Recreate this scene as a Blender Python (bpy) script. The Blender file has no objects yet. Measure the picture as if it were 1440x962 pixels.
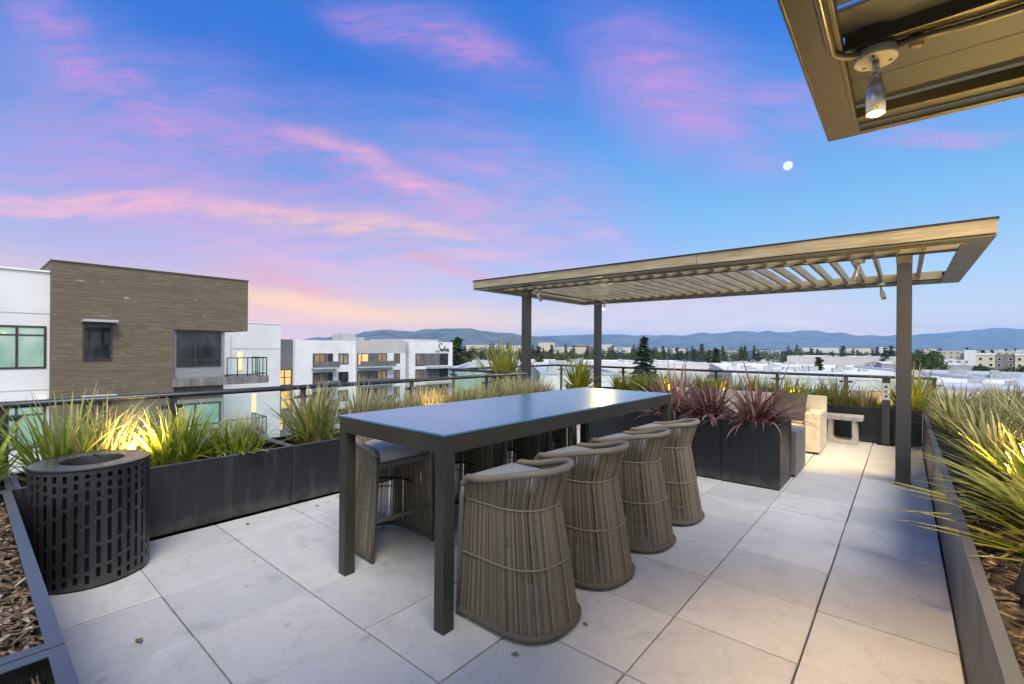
import bpy, bmesh, math, random
from mathutils import Vector, Matrix
from math import radians as R, sin, cos, pi, sqrt, tan, atan2

random.seed(7)
SC = bpy.context.scene
COL = SC.collection
YAW, ROLL, EYE, FPX = 0.70023, 0.00764, 1.523, 654.0

# ------------------------------------------------------------------ helpers
def s2l(c):
    f = lambda v: (v / 12.92) if v <= 0.04045 else ((v + 0.055) / 1.055) ** 2.4
    return tuple(f(v / 255.0) for v in c) + (1.0,)

class MB:
    """collects boxes, tubes and sheets; build() links them as one mesh object"""
    def __init__(s):
        s.v = []; s.f = []; s.sm = []; s.uv = []; s.mi = []; s.cur = 0
    def face(s, idx, smooth=False):
        s.f.append(tuple(idx)); s.sm.append(smooth); s.mi.append(s.cur)
    def box(s, x0, x1, y0, y1, z0, z1, rot=0.0, piv=None):
        b = len(s.v)
        p = [(x, y, z) for z in (z0, z1) for y in (y0, y1) for x in (x0, x1)]
        if rot:
            c, t = cos(rot), sin(rot); px, py = piv or ((x0 + x1) / 2, (y0 + y1) / 2)
            p = [(px + (x - px) * c - (y - py) * t, py + (x - px) * t + (y - py) * c, z) for x, y, z in p]
        s.v += p
        for q in ((0, 2, 3, 1), (4, 5, 7, 6), (0, 1, 5, 4), (2, 6, 7, 3), (0, 4, 6, 2), (1, 3, 7, 5)):
            s.face([b + i for i in q])
        return s
    def quad(s, a, b, c, d, smooth=False):
        i = len(s.v); s.v += [tuple(a), tuple(b), tuple(c), tuple(d)]; s.face((i, i + 1, i + 2, i + 3), smooth); return s
    def tri(s, a, b, c):
        i = len(s.v); s.v += [tuple(a), tuple(b), tuple(c)]; s.face((i, i + 1, i + 2)); return s
    def tube(s, pts, r, n=8, cap=True, smooth=True, sx=1.0, closed=False):
        pts = [Vector(p) for p in pts]; m = len(pts); b = len(s.v)
        rr = r if isinstance(r, (list, tuple)) else [r] * m
        up = Vector((0, 0, 1)); prev = None
        for i, p in enumerate(pts):
            if closed: t = pts[(i + 1) % m] - pts[i - 1]
            else: t = pts[min(i + 1, m - 1)] - pts[max(i - 1, 0)]
            t.normalize()
            if prev is None:
                a = up if abs(t.z) < 0.9 else Vector((1, 0, 0))
                u = (a - t * a.dot(t)).normalized()
            else:
                u = prev - t * prev.dot(t)
                u = u.normalized() if u.length > 1e-6 else Vector((1, 0, 0))
            prev = u; w = t.cross(u)
            for k in range(n):
                an = 2 * pi * (k + 0.5) / n
                q = p + (u * cos(an) + w * sin(an) * sx) * rr[i]
                s.v.append(tuple(q))
        for i in range(m if closed else m - 1):
            j = (i + 1) % m
            for k in range(n):
                s.face((b + i * n + k, b + i * n + (k + 1) % n, b + j * n + (k + 1) % n, b + j * n + k), smooth)
        if cap and not closed:
            s.face([b + k for k in range(n)][::-1]); s.face([b + (m - 1) * n + k for k in range(n)])
        return s
    def lathe(s, prof, n=24, cx=0, cy=0, smooth=True, a0=0, M=None, cap=True):
        b = len(s.v); m = len(prof)
        for (r, z) in prof:
            for k in range(n):
                a = a0 + 2 * pi * k / n
                p = Vector((cx + r * cos(a), cy + r * sin(a), z))
                s.v.append(tuple(M @ p if M else p))
        for i in range(m - 1):
            for k in range(n):
                s.face((b + i * n + k, b + i * n + (k + 1) % n, b + (i + 1) * n + (k + 1) % n, b + (i + 1) * n + k), smooth)
        if cap and prof[0][0] > 1e-5: s.face([b + k for k in range(n)][::-1])
        if cap and prof[-1][0] > 1e-5: s.face([b + (m - 1) * n + k for k in range(n)])
        return s
    def mesh(s, name, mats):
        me = bpy.data.meshes.new(name)
        me.from_pydata(s.v, [], s.f)
        for m in (mats if isinstance(mats, (list, tuple)) else [mats]): me.materials.append(m)
        me.polygons.foreach_set('use_smooth', s.sm)
        if any(s.mi): me.polygons.foreach_set('material_index', s.mi)
        if s.uv and len(s.uv) == len(s.v):
            ul = me.uv_layers.new(name='blade')
            flat = []
            for l in me.loops: flat += s.uv[l.vertex_index]
            ul.data.foreach_set('uv', flat)
        me.update()
        return me
    def build(s, name, mats, parent=None, bevel=0.0, loc=None, seg=2):
        o = bpy.data.objects.new(name, s.mesh(name, mats)); COL.objects.link(o)
        if parent: o.parent = parent
        if loc: o.location = loc
        if bevel:
            b = o.modifiers.new('bevel', 'BEVEL'); b.width = bevel; b.segments = seg
            b.limit_method = 'ANGLE'; b.angle_limit = R(35); b.harden_normals = False
        return o

def tag(o, label=None, cat=None, group=None, kind=None):
    if label: o['label'] = label
    if cat: o['category'] = cat
    if group: o['group'] = group
    if kind: o['kind'] = kind
    return o
def thing(name, label, cat, loc=(0, 0, 0), rz=0.0, group=None):
    o = bpy.data.objects.new(name, None); COL.objects.link(o)
    o.empty_display_size = 0.2
    o.location = loc; o.rotation_euler = (0, 0, rz)
    return tag(o, label, cat, group)
def dup(root, loc, rz=0.0, label=None, group=None, scale=None):
    def cp(o, par):
        c = o.copy(); COL.objects.link(c)
        if par: c.parent = par
        for ch in list(o.children): cp(ch, c)
        return c
    r = cp(root, None); r.location = loc; r.rotation_euler = (0, 0, rz)
    if scale: r.scale = scale if isinstance(scale, tuple) else (scale,) * 3
    if label: r['label'] = label
    if group: r['group'] = group
    return r
def field(px, fd):                    # a bearing and a distance, as a place on the plain
    u = (px - 720) / FPX
    return (fd * (u * cos(YAW) - sin(YAW)), fd * (u * sin(YAW) + cos(YAW)))
def level(px, py, fd):                # height at that distance
    return EYE - (py - (489.155 + ROLL * (px - 720))) * fd / FPX

# ------------------------------------------------------------------ materials
class NT:
    def __init__(s, name):
        s.m = bpy.data.materials.new(name); s.m.use_nodes = True; s.t = s.m.node_tree; s.t.nodes.clear()
        s.out = s.n('ShaderNodeOutputMaterial')
    def n(s, typ, **kw):
        x = s.t.nodes.new(typ)
        for k, v in kw.items(): setattr(x, k, v)
        return x
    def l(s, a, b): s.t.links.new(a, b)
    def setv(s, sock, v):
        if hasattr(v, 'is_linked'): s.l(v, sock)
        else: sock.default_value = v
    def ramp(s, fac, stops, interp='LINEAR'):
        r = s.n('ShaderNodeValToRGB'); r.color_ramp.interpolation = interp
        e = r.color_ramp.elements
        while len(e) < len(stops): e.new(0.5)
        for i, (p, c) in enumerate(stops):
            e[i].position = p; e[i].color = c if len(c) == 4 else tuple(c) + (1,)
        s.setv(r.inputs[0], fac); return r.outputs[0]
    def noise(s, vec, scale, detail=4, rough=0.55, dist=0.0):
        x = s.n('ShaderNodeTexNoise'); x.inputs['Scale'].default_value = scale
        x.inputs['Detail'].default_value = detail; x.inputs['Roughness'].default_value = rough
        x.inputs['Distortion'].default_value = dist
        if vec is not None: s.l(vec, x.inputs['Vector'])
        return x.outputs['Fac']
    def math(s, op, a, b=None, clamp=False):
        x = s.n('ShaderNodeMath', operation=op); x.use_clamp = clamp
        s.setv(x.inputs[0], a)
        if b is not None: s.setv(x.inputs[1], b)
        return x.outputs[0]
    def mix(s, fac, a, b, mode='MIX'):
        x = s.n('ShaderNodeMix', data_type='RGBA', blend_type=mode)
        s.setv(x.inputs[0], fac); s.setv(x.inputs[6], a); s.setv(x.inputs[7], b)
        return x.outputs[2]
    def obj(s, scale=(1, 1, 1), rot=(0, 0, 0)):
        c = s.n('ShaderNodeTexCoord'); mp = s.n('ShaderNodeMapping')
        mp.inputs['Scale'].default_value = scale; mp.inputs['Rotation'].default_value = rot
        s.l(c.outputs['Object'], mp.inputs[0]); return mp.outputs[0]
    def bump(s, h, strength=0.3, dist=0.01):
        b = s.n('ShaderNodeBump'); b.inputs['Strength'].default_value = strength; b.inputs['Distance'].default_value = dist
        s.l(h, b.inputs['Height']); return b.outputs[0]
    def bsdf(s, col, rough=0.6, metal=0.0, spec=0.5, normal=None, **kw):
        p = s.n('ShaderNodeBsdfPrincipled')
        s.setv(p.inputs['Base Color'], col); s.setv(p.inputs['Roughness'], rough)
        p.inputs['Metallic'].default_value = metal; p.inputs['Specular IOR Level'].default_value = spec
        if normal is not None: s.l(normal, p.inputs['Normal'])
        for k, v in kw.items(): s.setv(p.inputs[k], v)
        return p
    def done(s, sh):
        s.l(sh.outputs[0] if hasattr(sh, 'outputs') else sh, s.out.inputs[0]); return s.m

def simple(name, c1, c2, scale=4, rough=0.6, metal=0.0, spec=0.5, bump=0.0, bscale=None, stretch=(1, 1, 1), rvar=0.1, detail=5):
    t = NT(name); v = t.obj(stretch)
    f = t.noise(v, scale, detail)
    col = t.ramp(f, [(0.3, c1), (0.7, c2)])
    rr = t.ramp(f, [(0.3, (max(rough - rvar, 0.02),) * 3), (0.7, (min(rough + rvar, 1),) * 3)])
    nm = t.bump(t.noise(v, bscale or scale * 6, 3), bump, 0.01) if bump else None
    return t.done(t.bsdf(col, rr, metal, spec, nm))

def emis(name, c, strength):
    t = NT(name); e = t.n('ShaderNodeEmission'); e.inputs[0].default_value = tuple(c) + (1,); e.inputs[1].default_value = strength
    return t.done(e)

def m_tile():
    t = NT('concrete_paver'); v = t.obj()
    g = t.n('ShaderNodeNewGeometry')
    big = t.noise(v, 1.6, 5, 0.6); fine = t.noise(v, 55, 3, 0.7); grain = t.noise(v, 260, 2, 0.6)
    stn = t.noise(v, 5.5, 6, 0.7, 0.6)
    base = t.ramp(big, [(0.25, (0.49, 0.478, 0.455)), (0.75, (0.565, 0.55, 0.525))])
    isl = t.ramp(g.outputs['Random Per Island'], [(0.0, (0.84, 0.85, 0.87)), (0.5, (0.97, 0.96, 0.95)), (1.0, (1.06, 1.05, 1.03))])
    base = t.mix(1.0, base, isl, 'MULTIPLY')
    base = t.mix(t.ramp(fine, [(0.35, (0.22,) * 3), (0.5, (0, 0, 0))]), base, (0.36, 0.35, 0.33, 1))
    base = t.mix(t.ramp(stn, [(0.54, (0, 0, 0)), (0.74, (0.55,) * 3)]), base, (0.28, 0.27, 0.25, 1))
    drip = t.noise(v, 0.9, 7, 0.75, 1.5)
    base = t.mix(t.ramp(drip, [(0.50, (0, 0, 0)), (0.56, (0.22,) * 3), (0.60, (0.05,) * 3), (0.72, (0.25,) * 3)]), base, (0.31, 0.30, 0.29, 1))
    base = t.mix(t.ramp(grain, [(0.60, (0, 0, 0)), (0.72, (0.3,) * 3)]), base, (0.72, 0.70, 0.67, 1))
    base = t.mix(t.ramp(grain, [(0.30, (0.35,) * 3), (0.42, (0, 0, 0))]), base, (0.2, 0.2, 0.2, 1))
    spots = t.n('ShaderNodeTexVoronoi', feature='F1'); spots.inputs['Scale'].default_value = 3.1
    vv = t.n('ShaderNodeVectorMath', operation='ADD'); t.l(v, vv.inputs[0])
    nz = t.n('ShaderNodeTexNoise'); nz.inputs['Scale'].default_value = 14; t.l(v, nz.inputs['Vector'])
    sc = t.n('ShaderNodeVectorMath', operation='SCALE'); t.l(nz.outputs['Color'], sc.inputs[0]); sc.inputs['Scale'].default_value = 0.06
    t.l(sc.outputs[0], vv.inputs[1]); t.l(vv.outputs[0], spots.inputs['Vector'])
    blot = t.ramp(spots.outputs['Distance'], [(0.03, (0.55,) * 3), (0.095, (0, 0, 0))])
    base = t.mix(blot, base, (0.24, 0.235, 0.23, 1))
    return t.done(t.bsdf(base, 0.62, 0, 0.4, t.bump(grain, 0.25, 0.003)))

def m_powder(name, c, rough=0.42, speck=0.25, metal=0.35, dust=0.0):
    """powder coat: sparkle, faint blotches, runs of dried water and, low down, splashed dirt"""
    t = NT(name); v = t.obj()
    a = t.noise(v, 170, 3, 0.8); b = t.noise(v, 3, 4)
    col = t.mix(t.ramp(a, [(0.50, (0, 0, 0)), (0.66, (min(1, speck * 1.3),) * 3)]), c + (1,), tuple(min(1, x * 3.2 + 0.05) for x in c) + (1,))
    col = t.mix(t.ramp(b, [(0.4, (0, 0, 0)), (0.8, (0.35,) * 3)]), col, tuple(x * 1.7 for x in c) + (1,))
    if dust:
        run = t.noise(t.obj((9, 9, 0.7)), 1.6, 5, 0.7)
        col = t.mix(t.ramp(run, [(0.52, (0, 0, 0)), (0.75, (dust * .55,) * 3)]), col, (0.16, 0.155, 0.145, 1))
        sx = t.n('ShaderNodeSeparateXYZ'); t.l(t.n('ShaderNodeTexCoord').outputs['Object'], sx.inputs[0])
        foot = t.math('MULTIPLY', t.ramp(sx.outputs[2], [(0.0, (1, 1, 1)), (0.14, (0, 0, 0))]), t.ramp(t.noise(v, 9, 5, .7), [(.35, (0, 0, 0)), (.65, (dust,) * 3)]))
        col = t.mix(foot, col, (0.21, 0.195, 0.17, 1))
    rr = t.ramp(b, [(0.3, (rough - 0.06,) * 3), (0.7, (rough + 0.08,) * 3)])
    return t.done(t.bsdf(col, rr, metal, 0.5, t.bump(a, 0.18, 0.002)))

def m_wood(name, c1, c2, c3, axis=0):
    t = NT(name); s = [26, 26, 26]; s[axis] = 1.6
    v = t.obj(tuple(s)); w = t.obj()
    f = t.noise(v, 1.0, 6, 0.65, 0.3); g = t.noise(w, 2.2, 4)
    col = t.ramp(f, [(0.28, c1), (0.5, c2), (0.75, c3)])
    col = t.mix(t.ramp(g, [(0.45, (0, 0, 0)), (0.7, (0.35,) * 3)]), col, c1 + (1,))
    return t.done(t.bsdf(col, 0.6, 0, 0.35, t.bump(f, 0.25, 0.004)))

def m_plank(name, c1, c2, c3, pitch=0.14):
    """horizontal fibre-cement boards: course lines along the wall, streaky wood grain, pale scuffs"""
    t = NT(name); v = t.obj((0.9, 0.9, 6)); w = t.obj()
    sx = t.n('ShaderNodeSeparateXYZ'); t.l(w, sx.inputs[0])
    zz = t.math('DIVIDE', sx.outputs[2], pitch)
    fr = t.math('FRACT', zz); fl = t.math('FLOOR', zz)
    line = t.math('LESS_THAN', fr, 0.09)
    wn = t.n('ShaderNodeTexWhiteNoise', noise_dimensions='2D')
    cb = t.n('ShaderNodeCombineXYZ'); t.l(fl, cb.inputs[0])
    seg = t.math('FLOOR', t.math('DIVIDE', t.math('ADD', sx.outputs[1], t.math('MULTIPLY', fl, 1.37)), 2.4)); t.l(seg, cb.inputs[1])
    t.l(cb.outputs[0], wn.inputs['Vector'])
    f = t.noise(v, 2.2, 6, 0.65)
    col = t.ramp(f, [(0.3, c1), (0.52, c2), (0.75, c3)])
    col = t.mix(t.math('MULTIPLY', wn.outputs['Value'], 0.45), col, c1 + (1,))
    col = t.mix(t.math('MULTIPLY', line, 0.55), col, tuple(x * 0.4 for x in c1) + (1,))
    sc = t.noise(t.obj((1, 1, 3.2)), 1.15, 5, 0.72)
    col = t.mix(t.ramp(sc, [(0.635, (0, 0, 0)), (0.69, (0.6,) * 3)]), col, (0.42, 0.40, 0.36, 1))
    return t.done(t.bsdf(col, 0.75, 0, 0.3, t.bump(t.math('SUBTRACT', f, line), 0.3, 0.01)))

def m_glass(name, tint, gl=0.10, op=0.0):
    t = NT(name)
    tr = t.n('ShaderNodeBsdfTransparent'); tr.inputs[0].default_value = tint + (1,)
    g = t.n('ShaderNodeBsdfGlossy'); g.inputs['Roughness'].default_value = 0.02
    fr = t.n('ShaderNodeLayerWeight'); fr.inputs[0].default_value = gl
    mx = t.n('ShaderNodeMixShader'); t.l(fr.outputs['Fresnel'], mx.inputs[0]); t.l(tr.outputs[0], mx.inputs[1]); t.l(g.outputs[0], mx.inputs[2])
    if op:
        df = t.n('ShaderNodeBsdfDiffuse'); df.inputs[0].default_value = (0.75, 0.8, 0.78, 1)
        m2 = t.n('ShaderNodeMixShader'); m2.inputs[0].default_value = op; t.l(mx.outputs[0], m2.inputs[1]); t.l(df.outputs[0], m2.inputs[2]); mx = m2
    return t.done(mx)

def m_pane(name, c1, c2, rough=0.04, spec=0.4, metal=0.0, scale=0.8):
    t = NT(name); v = t.obj((1, 1, 0.5)); f = t.noise(v, scale, 4, 0.6)
    col = t.ramp(f, [(0.35, c1), (0.65, c2)])
    return t.done(t.bsdf(col, rough, metal, spec))

def m_litpane(name, c, st):
    t = NT(name); v = t.obj((1, 1, 0.6)); f = t.noise(v, 1.2, 3, 0.6)
    col = t.ramp(f, [(0.3, tuple(x * 0.45 for x in c)), (0.65, c)])
    p = t.bsdf((0.1, 0.08, 0.05, 1), 0.1, 0, 0.6)
    t.l(col, p.inputs['Emission Color']); p.inputs['Emission Strength'].default_value = st
    return t.done(p)

def m_blade(name, stops, tipc, basec, tipamt=0.6, transl=0.3, rough=0.5):
    """leaf blades: each blade its own hue, base and tip browning along its length"""
    t = NT(name); g = t.n('ShaderNodeNewGeometry'); uv = t.n('ShaderNodeUVMap')
    sx = t.n('ShaderNodeSeparateXYZ'); t.l(uv.outputs[0], sx.inputs[0])
    col = t.ramp(g.outputs['Random Per Island'], stops)
    oi = t.n('ShaderNodeObjectInfo')
    col = t.mix(t.math('MULTIPLY', oi.outputs['Random'], 0.35), col, stops[0][1] if len(stops[0][1]) == 4 else stops[0][1] + (1,))
    tip = t.ramp(sx.outputs[1], [(0.55, (0, 0, 0)), (1.0, (tipamt,) * 3)])
    bas = t.ramp(sx.outputs[1], [(0.0, (0.7,) * 3), (0.3, (0, 0, 0))])
    col = t.mix(tip, col, tipc + (1,)); col = t.mix(bas, col, basec + (1,))
    p = t.bsdf(col, rough, 0, 0.35)
    tl = t.n('ShaderNodeBsdfTranslucent'); t.l(col, tl.inputs[0])
    mx = t.n('ShaderNodeMixShader'); mx.inputs[0].default_value = transl
    t.l(p.outputs[0], mx.inputs[1]); t.l(tl.outputs[0], mx.inputs[2])
    return t.done(mx)

def m_leaf(name, c1, c2, c3):
    t = NT(name); g = t.n('ShaderNodeNewGeometry'); oi = t.n('ShaderNodeObjectInfo')
    col = t.ramp(g.outputs['Random Per Island'], [(0.0, c1), (0.5, c2), (1.0, c3)])
    col = t.mix(t.math('MULTIPLY', oi.outputs['Random'], 0.5), col, c1 + (1,))
    return t.done(t.bsdf(col, 0.75, 0, 0.2))

def m_stripe_wall(name, base, win, px=3.4, pz=3.3, fx=0.5, fz=0.45, lit=0.0):
    """far facade too small to carry modelled windows: rows of dark panes"""
    t = NT(name); c = t.n('ShaderNodeTexCoord'); s = t.n('ShaderNodeSeparateXYZ'); t.l(c.outputs['Object'], s.inputs[0])
    nrm = t.n('ShaderNodeNewGeometry')
    h = t.math('ADD', s.outputs[0], s.outputs[1])
    a = t.math('LESS_THAN', t.math('FRACT', t.math('DIVIDE', h, px)), fx)
    b = t.math('LESS_THAN', t.math('FRACT', t.math('DIVIDE', s.outputs[2], pz)), fz)
    m = t.math('MULTIPLY', a, b)
    sn = t.n('ShaderNodeSeparateXYZ'); t.l(nrm.outputs['Normal'], sn.inputs[0])
    m = t.math('MULTIPLY', m, t.math('LESS_THAN', sn.outputs[2], 0.5))
    f = t.noise(t.obj(), 0.2, 4)
    wall = t.mix(f, base + (1,), tuple(x * 0.8 for x in base) + (1,))
    col = t.mix(m, wall, win + (1,))
    return t.done(t.bsdf(col, 0.7, 0, 0.3))

M = {}
M['tile'] = m_tile()
M['joint'] = simple('paver_joint', (0.015, 0.015, 0.016), (0.03, 0.03, 0.03), 20, 0.9)
M['planter'] = m_powder('black_powder_steel', (0.014, 0.015, 0.017), 0.42, 0.55, 0.3, .5)
M['planter_rim'] = m_powder('steel_edging', (0.10, 0.115, 0.135), 0.42, 0.12, 0.35)
M['rim_right'] = m_powder('grey_steel_edging', (0.10, 0.097, 0.092), 0.5, 0.1, 0.2)
M['bin'] = m_powder('speckled_black_steel', (0.045, 0.045, 0.05), 0.33, 0.5, 0.7, .4)
M['binlid'] = m_powder('black_lid_steel', (0.30, 0.30, 0.31), 0.20, 0.03, 0.9)
M['black'] = simple('matt_black', (0.006, 0.006, 0.007), (0.014, 0.014, 0.015), 8, 0.6)
M['table_frame'] = m_powder('bronze_powder_frame', (0.050, 0.043, 0.034), 0.42, 0.2, 0.45)
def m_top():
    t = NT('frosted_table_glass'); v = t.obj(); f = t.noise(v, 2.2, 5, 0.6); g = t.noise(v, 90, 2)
    col = t.ramp(f, [(0.3, (0.145, 0.32, 0.45)), (0.7, (0.165, 0.35, 0.48))])  # blue of the reflected sky is put into the base colour
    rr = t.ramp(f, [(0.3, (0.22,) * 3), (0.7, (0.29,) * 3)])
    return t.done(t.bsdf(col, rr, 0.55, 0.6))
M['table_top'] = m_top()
def m_rope():
    t = NT('woven_cord'); g = t.n('ShaderNodeNewGeometry')
    v = t.obj((1, 1, 1)); f = t.noise(v, 300, 2, 0.6)
    col = t.ramp(g.outputs['Random Per Island'], [(0.0, (0.11, 0.090, 0.060)), (0.45, (0.20, 0.168, 0.112)), (1.0, (0.31, 0.265, 0.185))])
    col = t.mix(t.ramp(f, [(0.4, (0.4,) * 3), (0.6, (0, 0, 0))]), col, (0.05, 0.042, 0.03, 1))
    return t.done(t.bsdf(col, 0.8, 0, 0.2, t.bump(f, 0.5, 0.002)))
M['rope'] = m_rope()
M['rim_fabric'] = simple('wrapped_rim_fabric', (0.15, 0.128, 0.092), (0.27, 0.235, 0.175), 160, 0.8, bump=0.4, bscale=260)
M['ring_fabric'] = simple('wrapped_ring_cord', (0.15, 0.128, 0.088), (0.22, 0.188, 0.13), 160, 0.8)
M['base_fabric'] = simple('wrapped_base_fabric', (0.085, 0.072, 0.053), (0.125, 0.107, 0.08), 160, 0.85, bump=0.4, bscale=260)
M['stool_frame'] = m_powder('taupe_stool_frame', (0.13, 0.115, 0.095), 0.45, 0.12, 0.3)
M['cushion'] = simple('grey_seat_fabric', (0.26, 0.26, 0.27), (0.34, 0.34, 0.35), 120, 0.9, bump=0.4, bscale=500)
M['pillow'] = simple('charcoal_textured_fabric', (0.025, 0.024, 0.024), (0.11, 0.10, 0.09), 30, 0.95, bump=0.6, stretch=(1, 1, 5))
M['steel'] = m_powder('dark_steel_post', (0.062, 0.060, 0.058), 0.42, 0.10, 0.4, .3)
M['rail'] = m_powder('blued_rail_steel', (0.045, 0.05, 0.06), 0.34, 0.08, 0.5)
M['perg_steel'] = m_powder('bronze_pergola_steel', (0.135, 0.115, 0.065), 0.42, 0.08, 0.4)
M['canopy_steel'] = m_powder('dark_olive_canopy_steel', (0.085, 0.070, 0.036), 0.38, 0.10, 0.45)
M['soffit'] = m_powder('dark_soffit_panel', (0.034, 0.036, 0.039), 0.5, 0.06, 0.2)
M['blackline'] = simple('black_flashing', (0.008, 0.008, 0.009), (0.016, 0.016, 0.017), 6, 0.5)
M['wood_x'] = m_wood('weathered_board_along', (0.22, 0.175, 0.10), (0.36, 0.30, 0.185), (0.50, 0.43, 0.29), 0)
M['wood_y'] = m_wood('weathered_board_across', (0.17, 0.145, 0.095), (0.28, 0.245, 0.17), (0.42, 0.375, 0.28), 1)
M['bronze'] = simple('pale_bronze_fitting', (0.34, 0.30, 0.22), (0.45, 0.40, 0.31), 12, 0.45, 0.3, bump=0.1)
M['spot'] = simple('brushed_lamp_metal', (0.42, 0.40, 0.38), (0.62, 0.60, 0.57), 30, 0.3, 0.7)
M['conduit'] = simple('painted_conduit', (0.085, 0.07, 0.045), (0.13, 0.11, 0.075), 12, 0.35, 0.4)
M['concrete'] = simple('cream_cast_stone', (0.50, 0.45, 0.36), (0.62, 0.57, 0.47), 9, 0.75, bump=0.25, bscale=90)
M['sofa_joint'] = simple('stone_board', (0.42, 0.38, 0.30), (0.56, 0.51, 0.42), 9, 0.8)
M['stone_grey'] = simple('grey_cast_stone', (0.36, 0.34, 0.31), (0.50, 0.475, 0.44), 14, 0.75, bump=0.25, bscale=90)
M['sofa_shaded'] = simple('shaded_cream_stone', (0.13, 0.125, 0.12), (0.20, 0.19, 0.18), 14, 0.75, bump=0.25, bscale=90)  # the cream sofa stone with shade put into a darker colour
M['plate'] = simple('galvanised_plate', (0.55, 0.53, 0.48), (0.70, 0.68, 0.63), 20, 0.4, 0.2)
M['copper'] = simple('copper_socket', (0.30, 0.13, 0.05), (0.40, 0.19, 0.08), 20, 0.4, 0.5)
M['soil'] = simple('dark_potting_mix', (0.02, 0.015, 0.011), (0.055, 0.042, 0.03), 22, 0.95, bump=0.9, bscale=40)
def m_chip():
    t = NT('shredded_bark'); g = t.n('ShaderNodeNewGeometry')
    f = t.noise(t.obj((1, 1, 1)), 60, 3)
    col = t.ramp(g.outputs['Random Per Island'], [(0.0, (0.05, 0.032, 0.022)), (0.35, (0.13, 0.085, 0.055)), (0.7, (0.24, 0.17, 0.115)), (0.93, (0.34, 0.27, 0.20)), (1.0, (0.52, 0.47, 0.42))])
    col = t.mix(t.ramp(f, [(0.35, (0.5,) * 3), (0.6, (0, 0, 0))]), col, (0.035, 0.024, 0.017, 1))
    return t.done(t.bsdf(col, 0.85, 0, 0.25, t.bump(f, 0.5, 0.004)))
M['chip'] = m_chip()
M['glass'] = m_glass('railing_glass', (0.93, 0.97, 0.95), 0.03, 0.025)
M['lime'] = m_blade('lime_grass_blade', [(0.0, (0.09, 0.16, 0.015)), (0.4, (0.25, 0.34, 0.022)), (0.78, (0.43, 0.46, 0.04)), (1.0, (0.58, 0.49, 0.14))], (0.46, 0.38, 0.2), (0.24, 0.19, 0.07))
M['tan'] = m_blade('dry_grass_blade', [(0.0, (0.12, 0.15, 0.03)), (0.35, (0.30, 0.28, 0.08)), (0.7, (0.48, 0.38, 0.17)), (1.0, (0.60, 0.50, 0.30))], (0.58, 0.49, 0.34), (0.26, 0.20, 0.09))
M['olive'] = m_blade('olive_strap_leaf', [(0.0, (0.08, 0.11, 0.018)), (0.35, (0.25, 0.24, 0.035)), (0.7, (0.48, 0.40, 0.09)), (1.0, (0.66, 0.54, 0.24))], (0.50, 0.42, 0.26), (0.22, 0.19, 0.10))
M['gold'] = m_blade('golden_strap_leaf', [(0.0, (0.13, 0.19, 0.012)), (0.4, (0.36, 0.38, 0.02)), (0.8, (0.56, 0.48, 0.035)), (1.0, (0.66, 0.52, 0.09))], (0.50, 0.42, 0.18), (0.26, 0.22, 0.07))
M['purple'] = m_blade('burgundy_strap_leaf', [(0.0, (0.075, 0.026, 0.026)), (0.4, (0.20, 0.075, 0.072)), (0.72, (0.36, 0.18, 0.155)), (1.0, (0.55, 0.40, 0.34))], (0.34, 0.22, 0.18), (0.22, 0.055, 0.075), 0.35)
M['bark'] = simple('tree_bark', (0.05, 0.038, 0.028), (0.12, 0.095, 0.07), 6, 0.9)
M['conifer'] = m_leaf('conifer_needles', (0.022, 0.040, 0.014), (0.048, 0.072, 0.020), (0.095, 0.115, 0.035))
M['broad'] = m_leaf('broad_leaves', (0.03, 0.055, 0.012), (0.065, 0.11, 0.02), (0.12, 0.16, 0.035))
M['dull'] = m_leaf('dull_leaves', (0.03, 0.036, 0.018), (0.06, 0.065, 0.032), (0.11, 0.105, 0.055))
M['white_wall'] = simple('white_render', (0.60, 0.605, 0.61), (0.71, 0.71, 0.705), 0.5, 0.8, bump=0.05)
M['white_trim'] = simple('white_trim', (0.74, 0.74, 0.73), (0.82, 0.82, 0.81), 2, 0.6)
M['grey_wall'] = simple('grey_render', (0.40, 0.39, 0.37), (0.48, 0.47, 0.45), 0.6, 0.8)
M['dark_wall'] = simple('charcoal_render', (0.10, 0.10, 0.105), (0.15, 0.15, 0.15), 0.6, 0.8)
M['brown_slot'] = simple('brown_render', (0.09, 0.075, 0.055), (0.13, 0.11, 0.08), 0.6, 0.8)
M['plank'] = m_plank('brown_board_cladding', (0.105, 0.084, 0.055), (0.150, 0.123, 0.082), (0.205, 0.172, 0.118))
M['siding'] = m_plank('grey_lap_siding', (0.20, 0.21, 0.22), (0.25, 0.26, 0.275), (0.29, 0.30, 0.315), 0.13)
M['bay_grey'] = simple('bay_lap_grey', (0.085, 0.09, 0.10), (0.13, 0.135, 0.145), 0.8, 0.7)
M['slab'] = simple('stained_balcony_slab', (0.09, 0.08, 0.077), (0.24, 0.225, 0.22), 1.4, 0.8, stretch=(3, 3, 0.5))
M['frame'] = simple('bronze_window_frame', (0.035, 0.030, 0.026), (0.06, 0.052, 0.045), 4, 0.4, 0.3)
M['pane_teal'] = m_pane('teal_window_pane', (0.16, 0.34, 0.27), (0.42, 0.56, 0.44), 0.05, 0.8)
M['pane_dark'] = m_pane('dark_window_pane', (0.010, 0.014, 0.018), (0.045, 0.05, 0.055), 0.03, 0.35, 0, 1.6)
M['pane_warm'] = m_litpane('warm_window_pane', (1.0, 0.62, 0.22), 0.55)
M['pane_dim'] = m_litpane('dim_window_pane', (0.8, 0.55, 0.25), 0.16)
M['pane_blind'] = m_pane('blind_window_pane', (0.12, 0.10, 0.07), (0.34, 0.28, 0.19), 0.1, 0.6)
M['green_rail'] = simple('green_black_balcony_steel', (0.010, 0.03, 0.022), (0.02, 0.045, 0.035), 4, 0.4, 0.3)
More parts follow.
